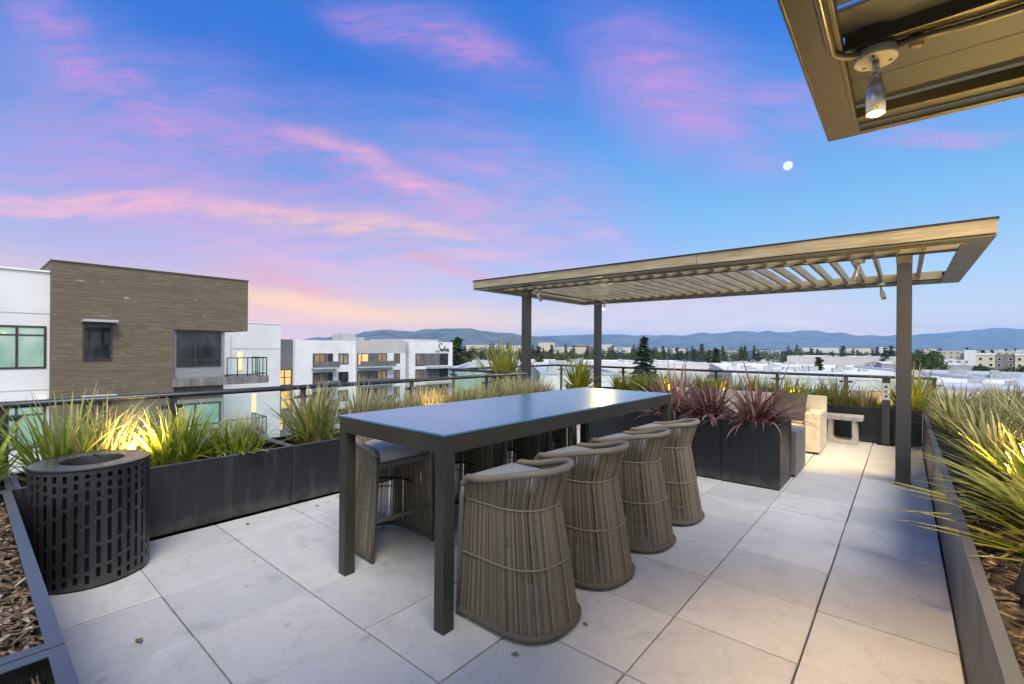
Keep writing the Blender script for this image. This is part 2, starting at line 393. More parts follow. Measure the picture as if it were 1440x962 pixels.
M['roof_white'] = simple('white_membrane_roof', (0.56, 0.57, 0.58), (0.74, 0.74, 0.73), 0.06, 0.8)
M['roof_blue'] = simple('grey_membrane_roof', (0.36, 0.40, 0.46), (0.50, 0.53, 0.58), 0.05, 0.75)
M['roof_unit'] = simple('rooftop_unit_metal', (0.30, 0.32, 0.32), (0.45, 0.46, 0.45), 1.5, 0.6)
M['far_white'] = m_stripe_wall('pale_far_facade', (0.62, 0.60, 0.56), (0.16, 0.17, 0.18))
M['far_cream'] = m_stripe_wall('cream_far_facade', (0.60, 0.54, 0.40), (0.20, 0.18, 0.15), 4.2, 3.4, 0.35)
M['far_brown'] = m_stripe_wall('brown_far_facade', (0.20, 0.15, 0.12), (0.07, 0.07, 0.08), 3.1, 3.3, 0.5)
M['far_grey'] = m_stripe_wall('grey_far_facade', (0.38, 0.39, 0.40), (0.12, 0.13, 0.15), 5.2, 4.0, 0.6, 0.4)
M['shed'] = simple('plain_warehouse_wall', (0.58, 0.55, 0.52), (0.70, 0.67, 0.63), 0.08, 0.8)
M['cream_wall'] = simple('cream_render', (0.58, 0.51, 0.36), (0.68, 0.60, 0.44), 0.4, 0.8)
M['taupe_wall'] = simple('taupe_render', (0.17, 0.155, 0.14), (0.23, 0.21, 0.19), 0.4, 0.8)
M['facade_glass'] = m_pane('green_curtain_glass', (0.18, 0.28, 0.25), (0.40, 0.50, 0.46), 0.08, 0.7, 0, 0.15)
M['sign'] = simple('black_sign_letters', (0.006, 0.006, 0.007), (0.012, 0.012, 0.013), 2, 0.5)
M['leaf_dry'] = simple('dry_leaf', (0.12, 0.10, 0.05), (0.2, 0.16, 0.08), 30, 0.8)
M['lamp_on'] = emis('lit_lamp_lens', (1.0, 0.72, 0.30), 18.0)
M['lamp_white'] = emis('lit_lamp_bulb', (1.0, 0.86, 0.62), 8.0)
M['uplamp'] = emis('lit_uplight_lens', (1.0, 0.80, 0.42), 14.0)
M['sconce'] = emis('lit_sconce', (1.0, 0.80, 0.48), .55)
def m_moon():
    t = NT('moon_face'); f = t.noise(t.obj(), .012, 4, .6); e = t.n('ShaderNodeEmission')
    t.l(t.ramp(f, [(.35, (.62, .70, .80)), (.6, (.84, .90, .98))]), e.inputs[0]); e.inputs[1].default_value = .55
    return t.done(e)
M['moon'] = m_moon()

# ------------------------------------------------------------------ deck floor
GX, GY, TS = -4.0427, 0.7976, 0.61
def tile(mb, x0, x1, y0, y1, z):
    b = 0.003
    x0 += .0045; x1 -= .0045; y0 += .0036; y1 -= .0036
    i = len(mb.v)
    mb.v += [(x0, y0, z - 0.03), (x1, y0, z - 0.03), (x1, y1, z - 0.03), (x0, y1, z - 0.03)]
    mb.v += [(x0, y0, z - b), (x1, y0, z - b), (x1, y1, z - b), (x0, y1, z - b)]
    mb.v += [(x0 + b, y0 + b, z), (x1 - b, y0 + b, z), (x1 - b, y1 - b, z), (x0 + b, y1 - b, z)]
    for a in (0, 4):
        for k in range(4):
            k2 = (k + 1) % 4; mb.face((i + a + k, i + a + k2, i + a + 4 + k2, i + a + 4 + k))
    mb.face((i + 8, i + 9, i + 10, i + 11))
mb = MB(); rnd = random.Random(3)
for i in range(-1, 7):
    for j in range(-3, 15):
        x0, x1 = GX + i * TS, GX + (i + 1) * TS
        y0, y1 = GY + j * TS, GY + (j + 1) * TS
        if i == -1: x0 = -4.47
        dx = rnd.uniform(-.0015, .0015)
        tile(mb, x0 + dx, x1 + dx, y0 + rnd.uniform(-.0012, .0012), y1, rnd.uniform(-.003, .003))
for j in range(8, 15):                # the strip of deck beyond the left planters, under the pergola posts
    for i in range(-6, -1):
        tile(mb, GX + i * TS, GX + (i + 1) * TS if i < -2 else -4.47, GY + j * TS, GY + (j + 1) * TS, rnd.uniform(-.0015, .0015))
tag(mb.build('floor', M['tile']), kind='structure')
mb = MB(); mb.box(-7.7, 2.2, -3.0, 10.3, -0.45, -0.028)
tag(mb.build('roof_slab', M['joint']), kind='structure')

# ------------------------------------------------------------------ planters
def planter(x0, x1, y0, y1, h, label, rim=0.045, mat='planter', rmat='planter_rim', soil=0.075, ends=True, group=None):
    t = thing('planter', label, 'planter', ((x0 + x1) / 2, (y0 + y1) / 2, 0), 0, group)
    a, b = (x1 - x0) / 2 - 0.003, (y1 - y0) / 2 - 0.003; w = 0.012
    m = MB()
    he = h - 0.004 if ends else h - soil - .03
    m.box(-a, a, -b, -b + w, 0.012, he); m.box(-a, a, b - w, b, 0.012, he)
    m.box(-a, -a + w, -b + w, b - w, 0.012, h - 0.004); m.box(a - w, a, -b + w, b - w, 0.012, h - 0.004)
    m.build('body', M[mat], t)
    m = MB(); e = 0.0015
    if not ends:
        MB().box(a - rim, a + e, -b, b, h - 0.004, h).build('rim', M[rmat], t)
        m.box(-a - e, -a + rim, -b, b, h - 0.004, h)
    if ends:
        m.box(-a - e, a + e, -b - e, -b + rim, h - 0.004, h); m.box(-a - e, a + e, b - rim, b + e, h - 0.004, h)
        m.box(-a - e, -a + rim, -b + rim, b - rim, h - 0.004, h); m.box(a - rim, a + e, -b + rim, b - rim, h - 0.004, h)
    m.build('rim', M[rmat], t)
    m = MB(); nx, ny = max(3, int(a * 14)), max(3, int(b * 14)); rr = random.Random(int(abs(x0 * 91 + y0 * 37)))
    base = len(m.v)
    for j in range(ny + 1):
        for i in range(nx + 1):
            m.v.append((-a + w + (2 * a - 2 * w) * i / nx, -b + w + (2 * b - 2 * w) * j / ny, h - soil + rr.uniform(-.018, .018)))
    for j in range(ny):
        for i in range(nx):
            k = base + j * (nx + 1) + i; m.face((k, k + 1, k + nx + 2, k + nx + 1), True)
    m.build('soil', M['soil'], t)
    return t
LX0, LX1, PH = -5.08, -4.50, 0.56
for y0, y1, lab in ((-1.60, .235, 'black steel planter at the left edge holding the loose green grass left of the bin'),
                    (.235, 2.066, 'long black steel planter directly behind the round litter bin'),
                    (2.066, 3.896, 'black steel planter left of the table end, holding the rounded grass clump'),
                    (3.896, 5.726, 'black steel planter behind the middle of the long table'),
                    (5.726, 6.56, 'short black steel planter at the far left corner by the pergola post')):
    planter(LX0, LX1, y0, y1, PH, lab, 0.03)
planter(-4.48, -2.066, -.36, .225, PH, 'bark filled steel bed in front of the litter bin', 0.042, soil=0.10)
planter(-2.060, -.55, -.36, .225, PH, 'bark filled steel bed cut off by the bottom left picture edge', 0.042, soil=0.10)
for x0, x1, lab in ((-1.615, -1.01, 'square black steel planter at the right end of the burgundy leaf row'),
                    (-2.835, -1.615, 'wide black steel planter in the middle of the burgundy leaf row'),
                    (-3.46, -2.835, 'square black steel planter behind the far end of the table')):
    planter(x0, x1, 5.70, 6.35, .72, lab, 0.02)
for x0, x1, lab in ((-.80, .23, 'black steel planter behind the socket post under the back railing'),
                    (-2.02, -.80, 'black steel planter behind the stone side table'),
                    (-3.24, -2.02, 'black steel planter behind the stone sofa'),
                    (-4.46, -3.24, 'black steel planter under the back railing, left of the stone sofa'),
                    (-5.68, -4.46, 'black steel planter by the far left pergola post')):
    planter(x0, x1, 9.72, 10.28, .58, lab, 0.02)
planter(-7.0, -5.72, 6.75, 7.5, .62, 'black steel planter holding the large spiky plant by the pergola', 0.02)
for y0, y1, lab in ((.6, 3.746, 'long grey steel planter at the near right corner'),
                    (3.746, 6.20, 'long grey steel planter beside the near right pergola post'),
                    (6.20, 9.66, 'long grey steel planter at the far right of the terrace')):
    planter(.23, 1.95, y0, y1, PH, lab, 0.042, 'steel', 'rim_right', 0.07, False)

# bark chips
def chips(x0, x1, y0, y1, z, n, seed, label, big=1.0):
    r = random.Random(seed); m = MB()
    for _ in range(n):
        x, y = r.uniform(x0, x1), r.uniform(y0, y1); L = r.uniform(.02, .075) * big; w = r.uniform(.005, .016) * big; th = r.uniform(.002, .006)
        if r.random() < .06: L *= 2.0
        mat = Matrix.Translation((x, y, z + r.uniform(0, .035))) @ Matrix.Rotation(r.gauss(0.15, .75), 4, 'Z') @ Matrix.Rotation(r.gauss(0, .22), 4, 'Y') @ Matrix.Rotation(r.gauss(0, .4), 4, 'X')
        pr = [(-L / 2, -w * .35, 0), (-L * .1, -w / 2, r.uniform(0, .006)), (L / 2, -w * .2, 0), (L / 2, w * .25, 0), (-L * .05, w / 2, r.uniform(0, .006)), (-L / 2, w * .3, 0)]
        i = len(m.v)
        for zz in (0, th):
            for p in pr: m.v.append(tuple(mat @ Vector((p[0], p[1], p[2] + zz))))
        m.face([i + k for k in range(5, -1, -1)]); m.face([i + 6 + k for k in range(6)])
        for k in range(6):
            k2 = (k + 1) % 6; m.face((i + k, i + k2, i + 6 + k2, i + 6 + k))
    return tag(m.build('bark_mulch', M['chip']), label, 'mulch', None, 'stuff')
chips(-4.43, -2.11, -.30, .18, .462, 4200, 1, 'shredded brown bark filling the bed in front of the bin')
chips(-2.02, -1.3, -.30, .18, .462, 1300, 2, 'shredded brown bark in the bed at the bottom left corner')
chips(.28, 1.3, 1.9, 5.2, .49, 3200, 5, 'brown bark under the strap leaves in the right planter')

# ------------------------------------------------------------------ table
TB = thing('bar_table', 'long bar height table with bronze frame and glass top coloured with reflected sky blue', 'table', (-2.37, 3.2025, 0))
hx, hy = .525, 1.5575
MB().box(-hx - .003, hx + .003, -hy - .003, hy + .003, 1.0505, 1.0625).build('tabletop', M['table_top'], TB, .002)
m = MB(); d = .055
m.box(-hx, hx, -hy, -hy + d, .955, 1.0475); m.box(-hx, hx, hy - d, hy, .955, 1.0475)
m.box(-hx, -hx + d, -hy + d, hy - d, .955, 1.0475); m.box(hx - d, hx, -hy + d, hy - d, .955, 1.0475)
m.build('apron', M['table_frame'], TB, .002)
for sx in (-1, 1):
    for sy in (-1, 1):
        cx, cy = sx * (hx - .038), sy * (hy - .038)
        MB().box(cx - .038, cx + .038, cy - .038, cy + .038, .004, .9545).build('leg', M['table_frame'], TB, .002)
        MB().box(cx - .03, cx + .03, cy - .03, cy + .03, 0, .0035).build('foot_pad', M['black'], TB)

# ------------------------------------------------------------------ woven bar stool
def upath(hw, xb, xf=-.28, rc=.27, n=2.5, N=90):
    xc = xb - rc; raw = []
    for k in range(12): raw.append((xf + (xc - xf) * k / 12, -hw))
    for k in range(-30, 31):
        th = k / 30 * pi / 2; c, s = abs(cos(th)) ** (2 / n), abs(sin(th)) ** (2 / n)
        raw.append((xc + rc * c, math.copysign(hw * s, th)))
    for k in range(11, -1, -1): raw.append((xf + (xc - xf) * k / 12, hw))
    ln = [0]
    for a, b in zip(raw, raw[1:]): ln.append(ln[-1] + math.dist(a, b))
    out = []; j = 0
    for i in range(N):
        t = ln[-1] * i / (N - 1)
        while j < len(ln) - 2 and ln[j + 1] < t: j += 1
        f = (t - ln[j]) / max(1e-9, ln[j + 1] - ln[j]); a, b = raw[j], raw[j + 1]
        out.append((a[0] + (b[0] - a[0]) * f, a[1] + (b[1] - a[1]) * f))
    return out
def make_stool(label, group):
    t = thing('bar_stool', label, 'stool', (0, 0, 0), 0, group)
    N = 212
    B0, B1, B2, B3 = upath(.262, .29, N=N), upath(.236, .235, N=N), upath(.212, .185, N=N), upath(.236, .245, N=N)
    sm = lambda x: max(0, min(1, x)) ** 2 * (3 - 2 * max(0, min(1, x)))
    zr = lambda p: .742 + .045 * sm((p[0] + .28) / .05) + .082 * sm((p[0] + .22) / .46)
    r = random.Random(5); m = MB()
    for i in range(1, N - 1):
        if r.random() < .012: continue
        j = r.uniform(-.0011, .0011); w = r.uniform(.0023, .0030)
        pts = []
        for P, z in ((B0, .03), (B1, .36), (B2, .655), (B3, None)):
            x, y = P[i]; zz = zr(P[i]) - .012 if z is None else z
            a, b = P[i - 1], P[i + 1]; L = math.dist(a, b); tx, ty = (b[0] - a[0]) / L, (b[1] - a[1]) / L
            pts.append((x + tx * j, y + ty * j, zz, tx, ty))
        k0 = len(m.v)
        for x, y, z, tx, ty in pts:
            nx, ny = ty, -tx
            for sa, sb in ((-w, -.0016), (w, -.0016), (w * .6, .0026), (-w * .6, .0026)):
                m.v.append((x + tx * sa + nx * sb, y + ty * sa + ny * sb, z))
        for q in range(3):
            for k in range(4):
                m.face((k0 + q * 4 + k, k0 + q * 4 + (k + 1) % 4, k0 + q * 4 + 4 + (k + 1) % 4, k0 + q * 4 + 4 + k))
    m.build('cord_weave', M['rope'], t)
    MB().tube([(x, y, zr((x, y))) for x, y in upath(.236, .245, N=110)], .0205, 8).build('rim', M['rim_fabric'], t)
    MB().tube([(x, y, .034) for x, y in upath(.262, .29, N=60)], .019, 8).build('base_rail', M['base_fabric'], t)
    MB().tube([(x * 1.012, y * 1.012, .36) for x, y in upath(.238, .237, N=60)], .0055, 6).build('ring', M['ring_fabric'], t)
    MB().tube([(x * 1.012, y * 1.012, .655) for x, y in upath(.214, .187, N=60)], .0055, 6).build('ring', M['ring_fabric'], t)
    MB().tube([(x, y, .45) for x, y in upath(.2, .17, xf=-.1, N=40)], .008, 6).build('brace', M['black'], t)
    for sy in (-1, 1):
        MB().tube([(-.28, sy * .262, .012), (-.282, sy * .25, .36), (-.28, sy * .24, .66), (-.275, sy * .236, .738)], .0155, 10).build('leg', M['stool_frame'], t)
    MB().box(-.292, -.268, -.245, .245, .275, .30).build('footrest', M['stool_frame'], t, .003)
    MB().box(-.29, -.262, -.224, .224, .655, .695).build('seat_rail', M['stool_frame'], t, .003)
    m = MB(); P = upath(.203, .105, xf=-.285, rc=.20, N=50); lev = [(.697, .96), (.703, 1.0), (.745, 1.01), (.772, .985), (.788, .90), (.800, .62), (.804, .25)]
    b = len(m.v)
    for z, s in lev:
        for x, y in P: m.v.append((-.05 + (x + .05) * s, y * s, z))
    n = len(P)
    for q in range(len(lev) - 1):
        for k in range(n):
            m.face((b + q * n + k, b + q * n + (k + 1) % n, b + (q + 1) * n + (k + 1) % n, b + (q + 1) * n + k), True)
    m.face([b + k for k in range(n)][::-1]); m.face([b + (len(lev) - 1) * n + k for k in range(n)])
    m.build('seat_cushion', M['cushion'], t)
    for x, y in ((.24, -.15), (.24, .15), (-.2, -.26), (-.2, .26)):
        MB().lathe([(.008, 0), (.010, .004), (.010, .018)], 10, x, y).build('glide', M['bronze'], t)
    return t
G1 = 'woven bar stools around the long table'
st0 = make_stool('woven cord bar stool nearest the camera, front right of the table', G1)
st0.location = (-1.655, 2.10, 0)
for y, lab in ((2.80, 'second woven cord stool from the front on the right side of the table'),
               (3.50, 'third woven cord stool from the front on the right side of the table'),
               (4.20, 'farthest woven cord stool on the right side, beside the burgundy planters')):
    dup(st0, (-1.655 + random.uniform(-.02, .02), y, 0), random.uniform(-.09, .09), lab)
for y, lab in ((2.14, 'woven stool at the near left of the table, cushion and footrest in view'),
               (2.84, 'second stool of the far side, mostly hidden under the table top'),
               (3.54, 'third stool of the far side, seen between the table legs'),
               (4.24, 'last stool of the far side, at the distant table end')):
    dup(st0, (-3.11, y, 0), pi + random.uniform(-.04, .04), lab)

# ------------------------------------------------------------------ litter bin
BN = thing('litter_bin', 'round black perforated steel litter bin with open lid', 'bin', (-4.15, .575, 0))
BR, BH, NC = .305, .752, 36
m = MB(); pats = []
for seq in ((.04, .05, .05, .13, .19, .15, .08, .045, .03), (.06, .05, .10, .21, .16, .10, .05, .03), (.03, .04, .09, .17, .21, .12, .07, .04), (.05, .06, .16, .20, .13, .09, .05, .03), (.04, .05, .07, .11, .22, .17, .06, .04)):
    z = .955; q = []
    for h in seq:
        if z - h < .03: break
        q = [z - h, z] + q; z -= h + .028
    pats.append(tuple(q))
for k in range(NC):
    a0, a1, a2 = 2 * pi * k / NC, 2 * pi * (k + .60) / NC, 2 * pi * (k + 1) / NC
    P = lambda a, z: (BR * cos(a), BR * sin(a), z)
    am = (a0 + a1) / 2
    m.quad(P(a0, .015), P(am, .015), P(am, BH), P(a0, BH)); m.quad(P(am, .015), P(a1, .015), P(a1, BH), P(am, BH))
    zs = [.015] + [z * BH for z in pats[(k * 3) % 5]] + [BH]
    for q in range(0, len(zs), 2): m.quad(P(a1, zs[q]), P(a2, zs[q]), P(a2, zs[q + 1]), P(a1, zs[q + 1]))
o = m.build('perforated_shell', M['bin'], BN)
sd = o.modifiers.new('sheet', 'SOLIDIFY'); sd.thickness = .004; sd.offset = -1
MB().lathe([(.268, .03), (.268, BH - .06)], 40, cap=False).build('liner', M['black'], BN)
m = MB(); m.lathe([(.298, BH - .014), (.308, BH - .012), (.309, BH + .002), (.305, BH + .0045)], 64, cap=False); m.build('rim', M['black'], BN)
m = MB(); n = 64; b = 0
for r_, z in ((.304, BH + .003), (.165, BH + .0025)):
    for k in range(n):
        a = 2 * pi * k / n; m.v.append((r_ * cos(a), r_ * sin(a) + (0 if r_ > .2 else 0), z))
for q in range(1):
    for k in range(n): m.face((q * n + k, q * n + (k + 1) % n, (q + 1) * n + (k + 1) % n, (q + 1) * n + k), q > 0)
m.build('lid', M['binlid'], BN)
MB().lathe([(.166, BH + .0015), (.160, BH - .008), (.158, BH - .15)], 48, cap=False).build('chute', M['black'], BN)
MB().lathe([(.0, BH - .20), (.26, BH - .20)], 32, cap=False).build('waste_bag', M['black'], BN)
MB().lathe([(.29, .0), (.29, .014)], 40).build('base', M['black'], BN)

# ------------------------------------------------------------------ sofas, pillows, side table, socket post
def sofa(name, label, x0, x1, y0, y1, rz=0, mat='concrete', h=.60, bh=.80):
    t = thing(name, label, 'sofa', ((x0 + x1) / 2, (y0 + y1) / 2, 0), rz)
    a, b = (x1 - x0) / 2, (y1 - y0) / 2; ar = .19
    MB().box(-a + ar + .004, a - ar - .004, -b + .03, b - .15, .04, .30).build('seat_base', M[mat], t, .008)
    for i in range(2):
        q0, q1 = -a + ar + .006 + i * (a - ar), -a + ar - .006 + (i + 1) * (a - ar)
        MB().box(q0, q1, -b + .02, b - .15, .304, .42).build('seat_cushion', M['sofa_joint'], t, .025, seg=3)
    for s in (-1, 1):
        xx = sorted((s * a, s * (a - ar)))
        MB().box(xx[0], xx[1], -b, b - .16, .03, h).build('arm', M[mat], t, .01)
    MB().box(-a, a, b - .145, b, .03, bh).build('backrest', M[mat], t, .012)
    m = MB(); m.box(-a + .03, a - .03, -b + .04, b - .03, .001, .029); m.build('plinth', M['black'], t)
    return t
sofa('outdoor_sofa', 'cream stone look sofa facing the table beyond the burgundy plants', -3.35, -.925, 8.03, 8.86)
sofa('outdoor_sofa', 'cream sofa coloured as in shade, showing only its end behind the square burgundy planter', -3.30, -.965, 6.40, 7.05, pi, 'sofa_shaded', .54, .56)
def pillow(label, x, y, z, w, h, rz, tilt):
    m = MB(); n = 14
    for s in (-1, 1):
        b = len(m.v)
        for j in range(n + 1):
            for i in range(n + 1):
                u, v = i / n * 2 - 1, j / n * 2 - 1
                d = max(0, (1 - u ** 4) * (1 - v ** 4)) ** .55
                px, pz = u * w / 2 * (1 - .06 * (1 - abs(v)) ), v * h / 2 * (1 - .06 * (1 - abs(u)))
                m.v.append((px, s * d * .075 + .006 * sin(9 * u + 4 * v), pz))
        for j in range(n):
            for i in range(n):
                k = b + j * (n + 1) + i; q = (k, k + 1, k + n + 2, k + n + 1); m.face(q if s < 0 else q[::-1], True)
    o = tag(m.build('pillow', M['pillow']), label, 'pillow'); o.location = (x, y, z); o.rotation_euler = (tilt, 0, rz); return o
pillow('dark woven pillow leaning in the right corner of the stone sofa', -1.40, 8.55, .63, .50, .46, -.12, -.28)
pillow('dark woven pillow half hidden by burgundy leaves on the left of the sofa', -2.72, 8.56, .63, .50, .44, .1, -.28)
ST = thing('side_table', 'small cast stone side table with hollow base by the sofa', 'table', (-.765, 9.46, 0))
m = MB()
for k in range(4): m.box(-.27 + k * .135 + .0015, -.27 + (k + 1) * .135 - .0015, -.2, .2, .385, .45)
m.build('top', M['stone_grey'], ST, .004)
m = MB(); outer = [(-.19, .383), (-.205, .0), (.205, .0), (.19, .383)]
inn = [(-.125, .383)]
for k in range(6):
    a = pi + k / 5 * pi / 2; inn.append((-.075 + .055 * cos(a), .115 + .055 * sin(a)))
for k in range(6):
    a = 1.5 * pi + k / 5 * pi / 2; inn.append((.075 + .055 * cos(a), .115 + .055 * sin(a)))
inn.append((.125, .383))
out = [(-.19, .383)] + [(-.1985 - .0065 * k / 5, .16 - .16 * k / 5) for k in range(6)] + [(.205 - .0065 * k / 5, .16 * k / 5) for k in range(6)] + [(.19, .383)]
b = len(m.v); n = len(inn)
for y in (-.17, .17):
    for p in inn: m.v.append((p[0], y, p[1]))
    for p in out: m.v.append((p[0], y, p[1]))
for k in range(n - 1):
    m.face((b + k, b + k + 1, b + n + k + 1, b + n + k)); m.face((b + 2 * n + k, b + 3 * n + k, b + 3 * n + k + 1, b + 2 * n + k + 1))
    m.face((b + k, b + 2 * n + k, b + 2 * n + k + 1, b + k + 1)); m.face((b + n + k, b + n + k + 1, b + 3 * n + k + 1, b + 3 * n + k))
m.build('base', M['stone_grey'], ST, .006)
SP = thing('socket_post', 'slim grey steel post with pale socket plate in front of back planter', 'post', (-.215, 9.64, 0))
MB().box(-.052, .052, -.045, .045, .012, 1.06).build('post', M['steel'], SP, .004)
MB().box(-.11, .11, -.07, .07, 0, .011).build('base_plate', M['black'], SP)
MB().box(-.05, .05, -.0485, -.0455, .73, 1.0).build('plate', M['plate'], SP)
for z, mt in ((.94, 'black'), (.865, 'copper'), (.79, 'black')):
    MB().box(-.018, .018, -.0515, -.049, z - .015, z + .015).build('socket', M[mt], SP)
MB().box(-.054, .054, -.047, .047, 1.061, 1.075).build('cap', M['black'], SP)

# ------------------------------------------------------------------ railings
def railing(name, label, pts, posts, ztop=1.085, glass=True):
    """pts: straight run p->q; posts: distances along it"""
    p, q = Vector(pts[0] + (0,)), Vector(pts[1] + (0,)); d = (q - p); L = d.length; an = atan2(d.y, d.x)
    t = thing(name, label, 'railing', tuple(p), an)
    MB().tube([(0, 0, ztop - .022), (L, 0, ztop - .022)], .026, 12, sx=1.25).build('handrail', M['rail'], t)
    for s in posts:
        po = MB().box(s - .03, s + .03, -.012, .012, -.2, ztop - .046).build('post', M['rail'], t, .002)
        for zc in (ztop - .13, .28):
            for e in (-1, 1):
                c = MB(); c.box(s + e * .032 if e > 0 else s - .10, s + .10 if e > 0 else s - .032, -.016, .016, zc - .016, zc + .016); c.build('clamp', M['black'], po, .005)
    ed = [0] + list(posts) + [L]
    for a, b in zip(ed, ed[1:]):
        if b - a > .25: MB().box(a + .045, b - .045, -.005, .005, .08, ztop - .075).build('glass_panel', M['glass'], t)
    return t
railing('railing', 'steel and glass railing behind the left planters with broad dark handrail', (( -5.17, -2.2), (-5.17, 6.56)), (.95, 2.41, 3.47, 4.69, 6.2, 7.7))
railing('railing', 'short railing return jutting out beyond the left planters', ((-7.2, 6.58), (-5.17, 6.58)), (.08, 1.3))
railing('railing', 'steel and glass railing across the back of the terrace', ((-7.2, 10.36), (.42, 10.36)), (.2, 2.0, 4.15, 5.3, 6.4, 7.58))
railing('railing', 'railing on the outer side behind the spiky plant', ((-7.2, 6.64), (-7.2, 10.3)), (1.2, 2.5))

# ------------------------------------------------------------------ pergola (same build for both)
def pergola(label, x0, x1, y0, y1, zb, posts, nslat, conduit, slatpitch=.225, wood=True, slat_mat='wood_y', yb=(.68, 3.38)):
    t = thing('pergola', label, 'pergola', (x0, y0, 0))
    W, D = x1 - x0, y1 - y0; zt = zb + .172; fw = .042
    fas = 'wood_x' if wood else 'perg_steel'; fay = 'wood_y' if wood else 'perg_steel'
    # fascia boards; front one in two lengths with a butt joint
    if wood:
        j = W * .60
        for a, b in ((0, j - .002), (j + .002, W)):
            MB().box(a, b, 0, fw, zb + .022, zt - .018).build('fascia_board', M[fas], t, .003)
    else:
        MB().box(0, W, 0, fw, zb + .022, zt - .018).build('fascia_board', M[fas], t, .003)
    MB().box(0, W, D - fw, D, zb + .022, zt - .018).build('fascia_board', M[fas], t, .003)
    for a in (0, W - fw): MB().box(a, a + fw, fw + .001, D - fw - .001, zb + .022, zt - .018).build('fascia_board', M[fay], t, .003)
    m = MB(); e = .012
    m.box(-e, W + e, -e, .16, zt - .018, zt); m.box(-e, W + e, D - .16, D + e, zt - .018, zt)
    m.box(-e, .16, .16, D - .16, zt - .018, zt); m.box(W - .16, W + e, .16, D - .16, zt - .018, zt); m.build('flashing', M['blackline'], t)
    m = MB(); e = -.01                       # shadow gap and bottom flange
    m.box(-e, W + e, -e, .05, zb + .006, zb + .0215); m.box(-e, W + e, D - .05, D + e, zb + .006, zb + .0215)
    m.box(-e, .05, .05, D - .05, zb + .006, zb + .0215); m.box(W - .05, W + e, .05, D - .05, zb + .006, zb + .0215); m.build('shadow_gap', M['blackline'], t)
    m = MB(); fl = .20
    m.box(.0, W, 0, fl, zb - .004, zb + .0055); m.box(0, W, D - fl, D, zb - .004, zb + .0055)
    m.box(0, fl, fl, D - fl, zb - .004, zb + .0055); m.box(W - fl, W, fl, D - fl, zb - .004, zb + .0055); m.build('bottom_flange', M['perg_steel'], t, .002)
    m = MB(); k = .028                        # raised lips of the channel
    m.box(fl - .001, W - fl, fl + .001, fl + k, zb - .014, zb + .02); m.box(fl, W - fl, D - fl - k, D - fl - .001, zb - .014, zb + .02)
    m.box(fl + .001, fl + k, fl + k, D - fl - k, zb - .014, zb + .02); m.box(W - fl - k, W - fl - .001, fl + k, D - fl - k, zb - .014, zb + .02)
    m.build('lip', M['perg_steel'], t, .003)
    for yy in yb:
        MB().box(fl + k, W - fl - k, yy - .045, yy + .045, zb + .006, zb + .125).build('beam', M[fas], t, .003)
        MB().box(fl + k, W - fl - k, yy - .05, yy + .05, zb - .006, zb + .005).build('beam_cap', M['blackline'], t)
    m = MB(); i = 0; xs = fl + k + .12
    while xs < W - fl - k - .05:
        m.box(xs - .02, xs + .02, fl + k + .002, D - fl - k - .002, zb + .03, zb + .145) if False else None
        for a, b in ((fl + k + .002, yb[0] - .047), (yb[0] + .047, yb[1] - .047), (yb[1] + .047, D - fl - k - .002)):
            m.box(xs - .019, xs + .019, a, b, zb + .032, zb + .148)
        xs += slatpitch
    m.build('slats', M[slat_mat], t, .003)
    for px, py in posts:
        po = MB().box(px - .068, px + .068, py - .068, py + .068, .012, zb - .016).build('post', M['steel'], t, .004)
        MB().box(px - .07, px + .07, py - .07, py + .07, zb - .10, zb - .017).build('post_cap', M['perg_steel'], po, .002)
        MB().box(px - .074, px + .074, py - .074, py + .074, 0, .0115).build('base_plate', M['black'], po)
    for c in conduit:
        MB().tube(c, .0125, 8).build('conduit', M['conduit'], t)
    return t
ZB = 2.62; X0, Y0 = -6.26, 6.27
pg = pergola('timber and steel pergola on four posts over the far terrace', X0, .665, Y0, 10.22, ZB,
        [(.0 - X0, 6.95 - Y0), (-5.5 - X0, 6.95 - Y0), (.0 - X0, 9.65 - Y0), (-5.5 - X0, 9.65 - Y0)], 0,
        [[(.35, .60, ZB - .012), (6.2, .60, ZB - .012)], [(.35, 3.30, ZB - .012), (6.3, 3.30, ZB - .012)], [(.9, .62, ZB - .014), (.9, 3.3, ZB - .014)]])

# near canopy over the camera: same family, dark soffit panels
CX, CY = -.312, 2.945
cz = 2.62
cn = thing('canopy', 'dark bronze canopy corner with lit spotlight at top right', 'canopy', (CX, CY, 0))
L, D = 5.2, 4.3          # runs to the right and back towards the camera
m = MB(); m.box(0, L, -.012, 0, cz, cz + .16); m.box(0, L, -D, -D + .012, cz, cz + .16); m.box(0, .012, -D + .012, -.012, cz, cz + .16); m.box(L - .012, L, -D + .012, -.012, cz, cz + .16)
m.build('edge_channel', M['canopy_steel'], cn, .003)
m = MB()                  # bottom flange along the left, web recessed along the far side
m.box(.012, .135, -D + .012, -.012, cz + .0, cz + .010); m.build('side_flange', M['canopy_steel'], cn, .002)
m = MB(); m.box(.135, L - .012, -.040, -.012, cz, cz + .012); m.box(.135, L - .012, -.215, -.185, cz, cz + .05); m.build('lip', M['canopy_steel'], cn, .003)
m = MB(); m.box(.135, L - .012, -.185, -.040, cz + .035, cz + .045); m.build('web_panel', M['soffit'], cn)
m = MB(); m.box(.118, .135, -D + .02, -.215, cz - .004, cz + .05); m.build('inner_lip', M['canopy_steel'], cn, .003)
MB().box(.137, L - .1, -.835, -.745, cz + .012, cz + .10).build('beam', M['canopy_steel'], cn, .003)
MB().box(.137, L - .1, -2.6, -2.51, cz + .012, cz + .10).build('beam', M['canopy_steel'], cn, .003)
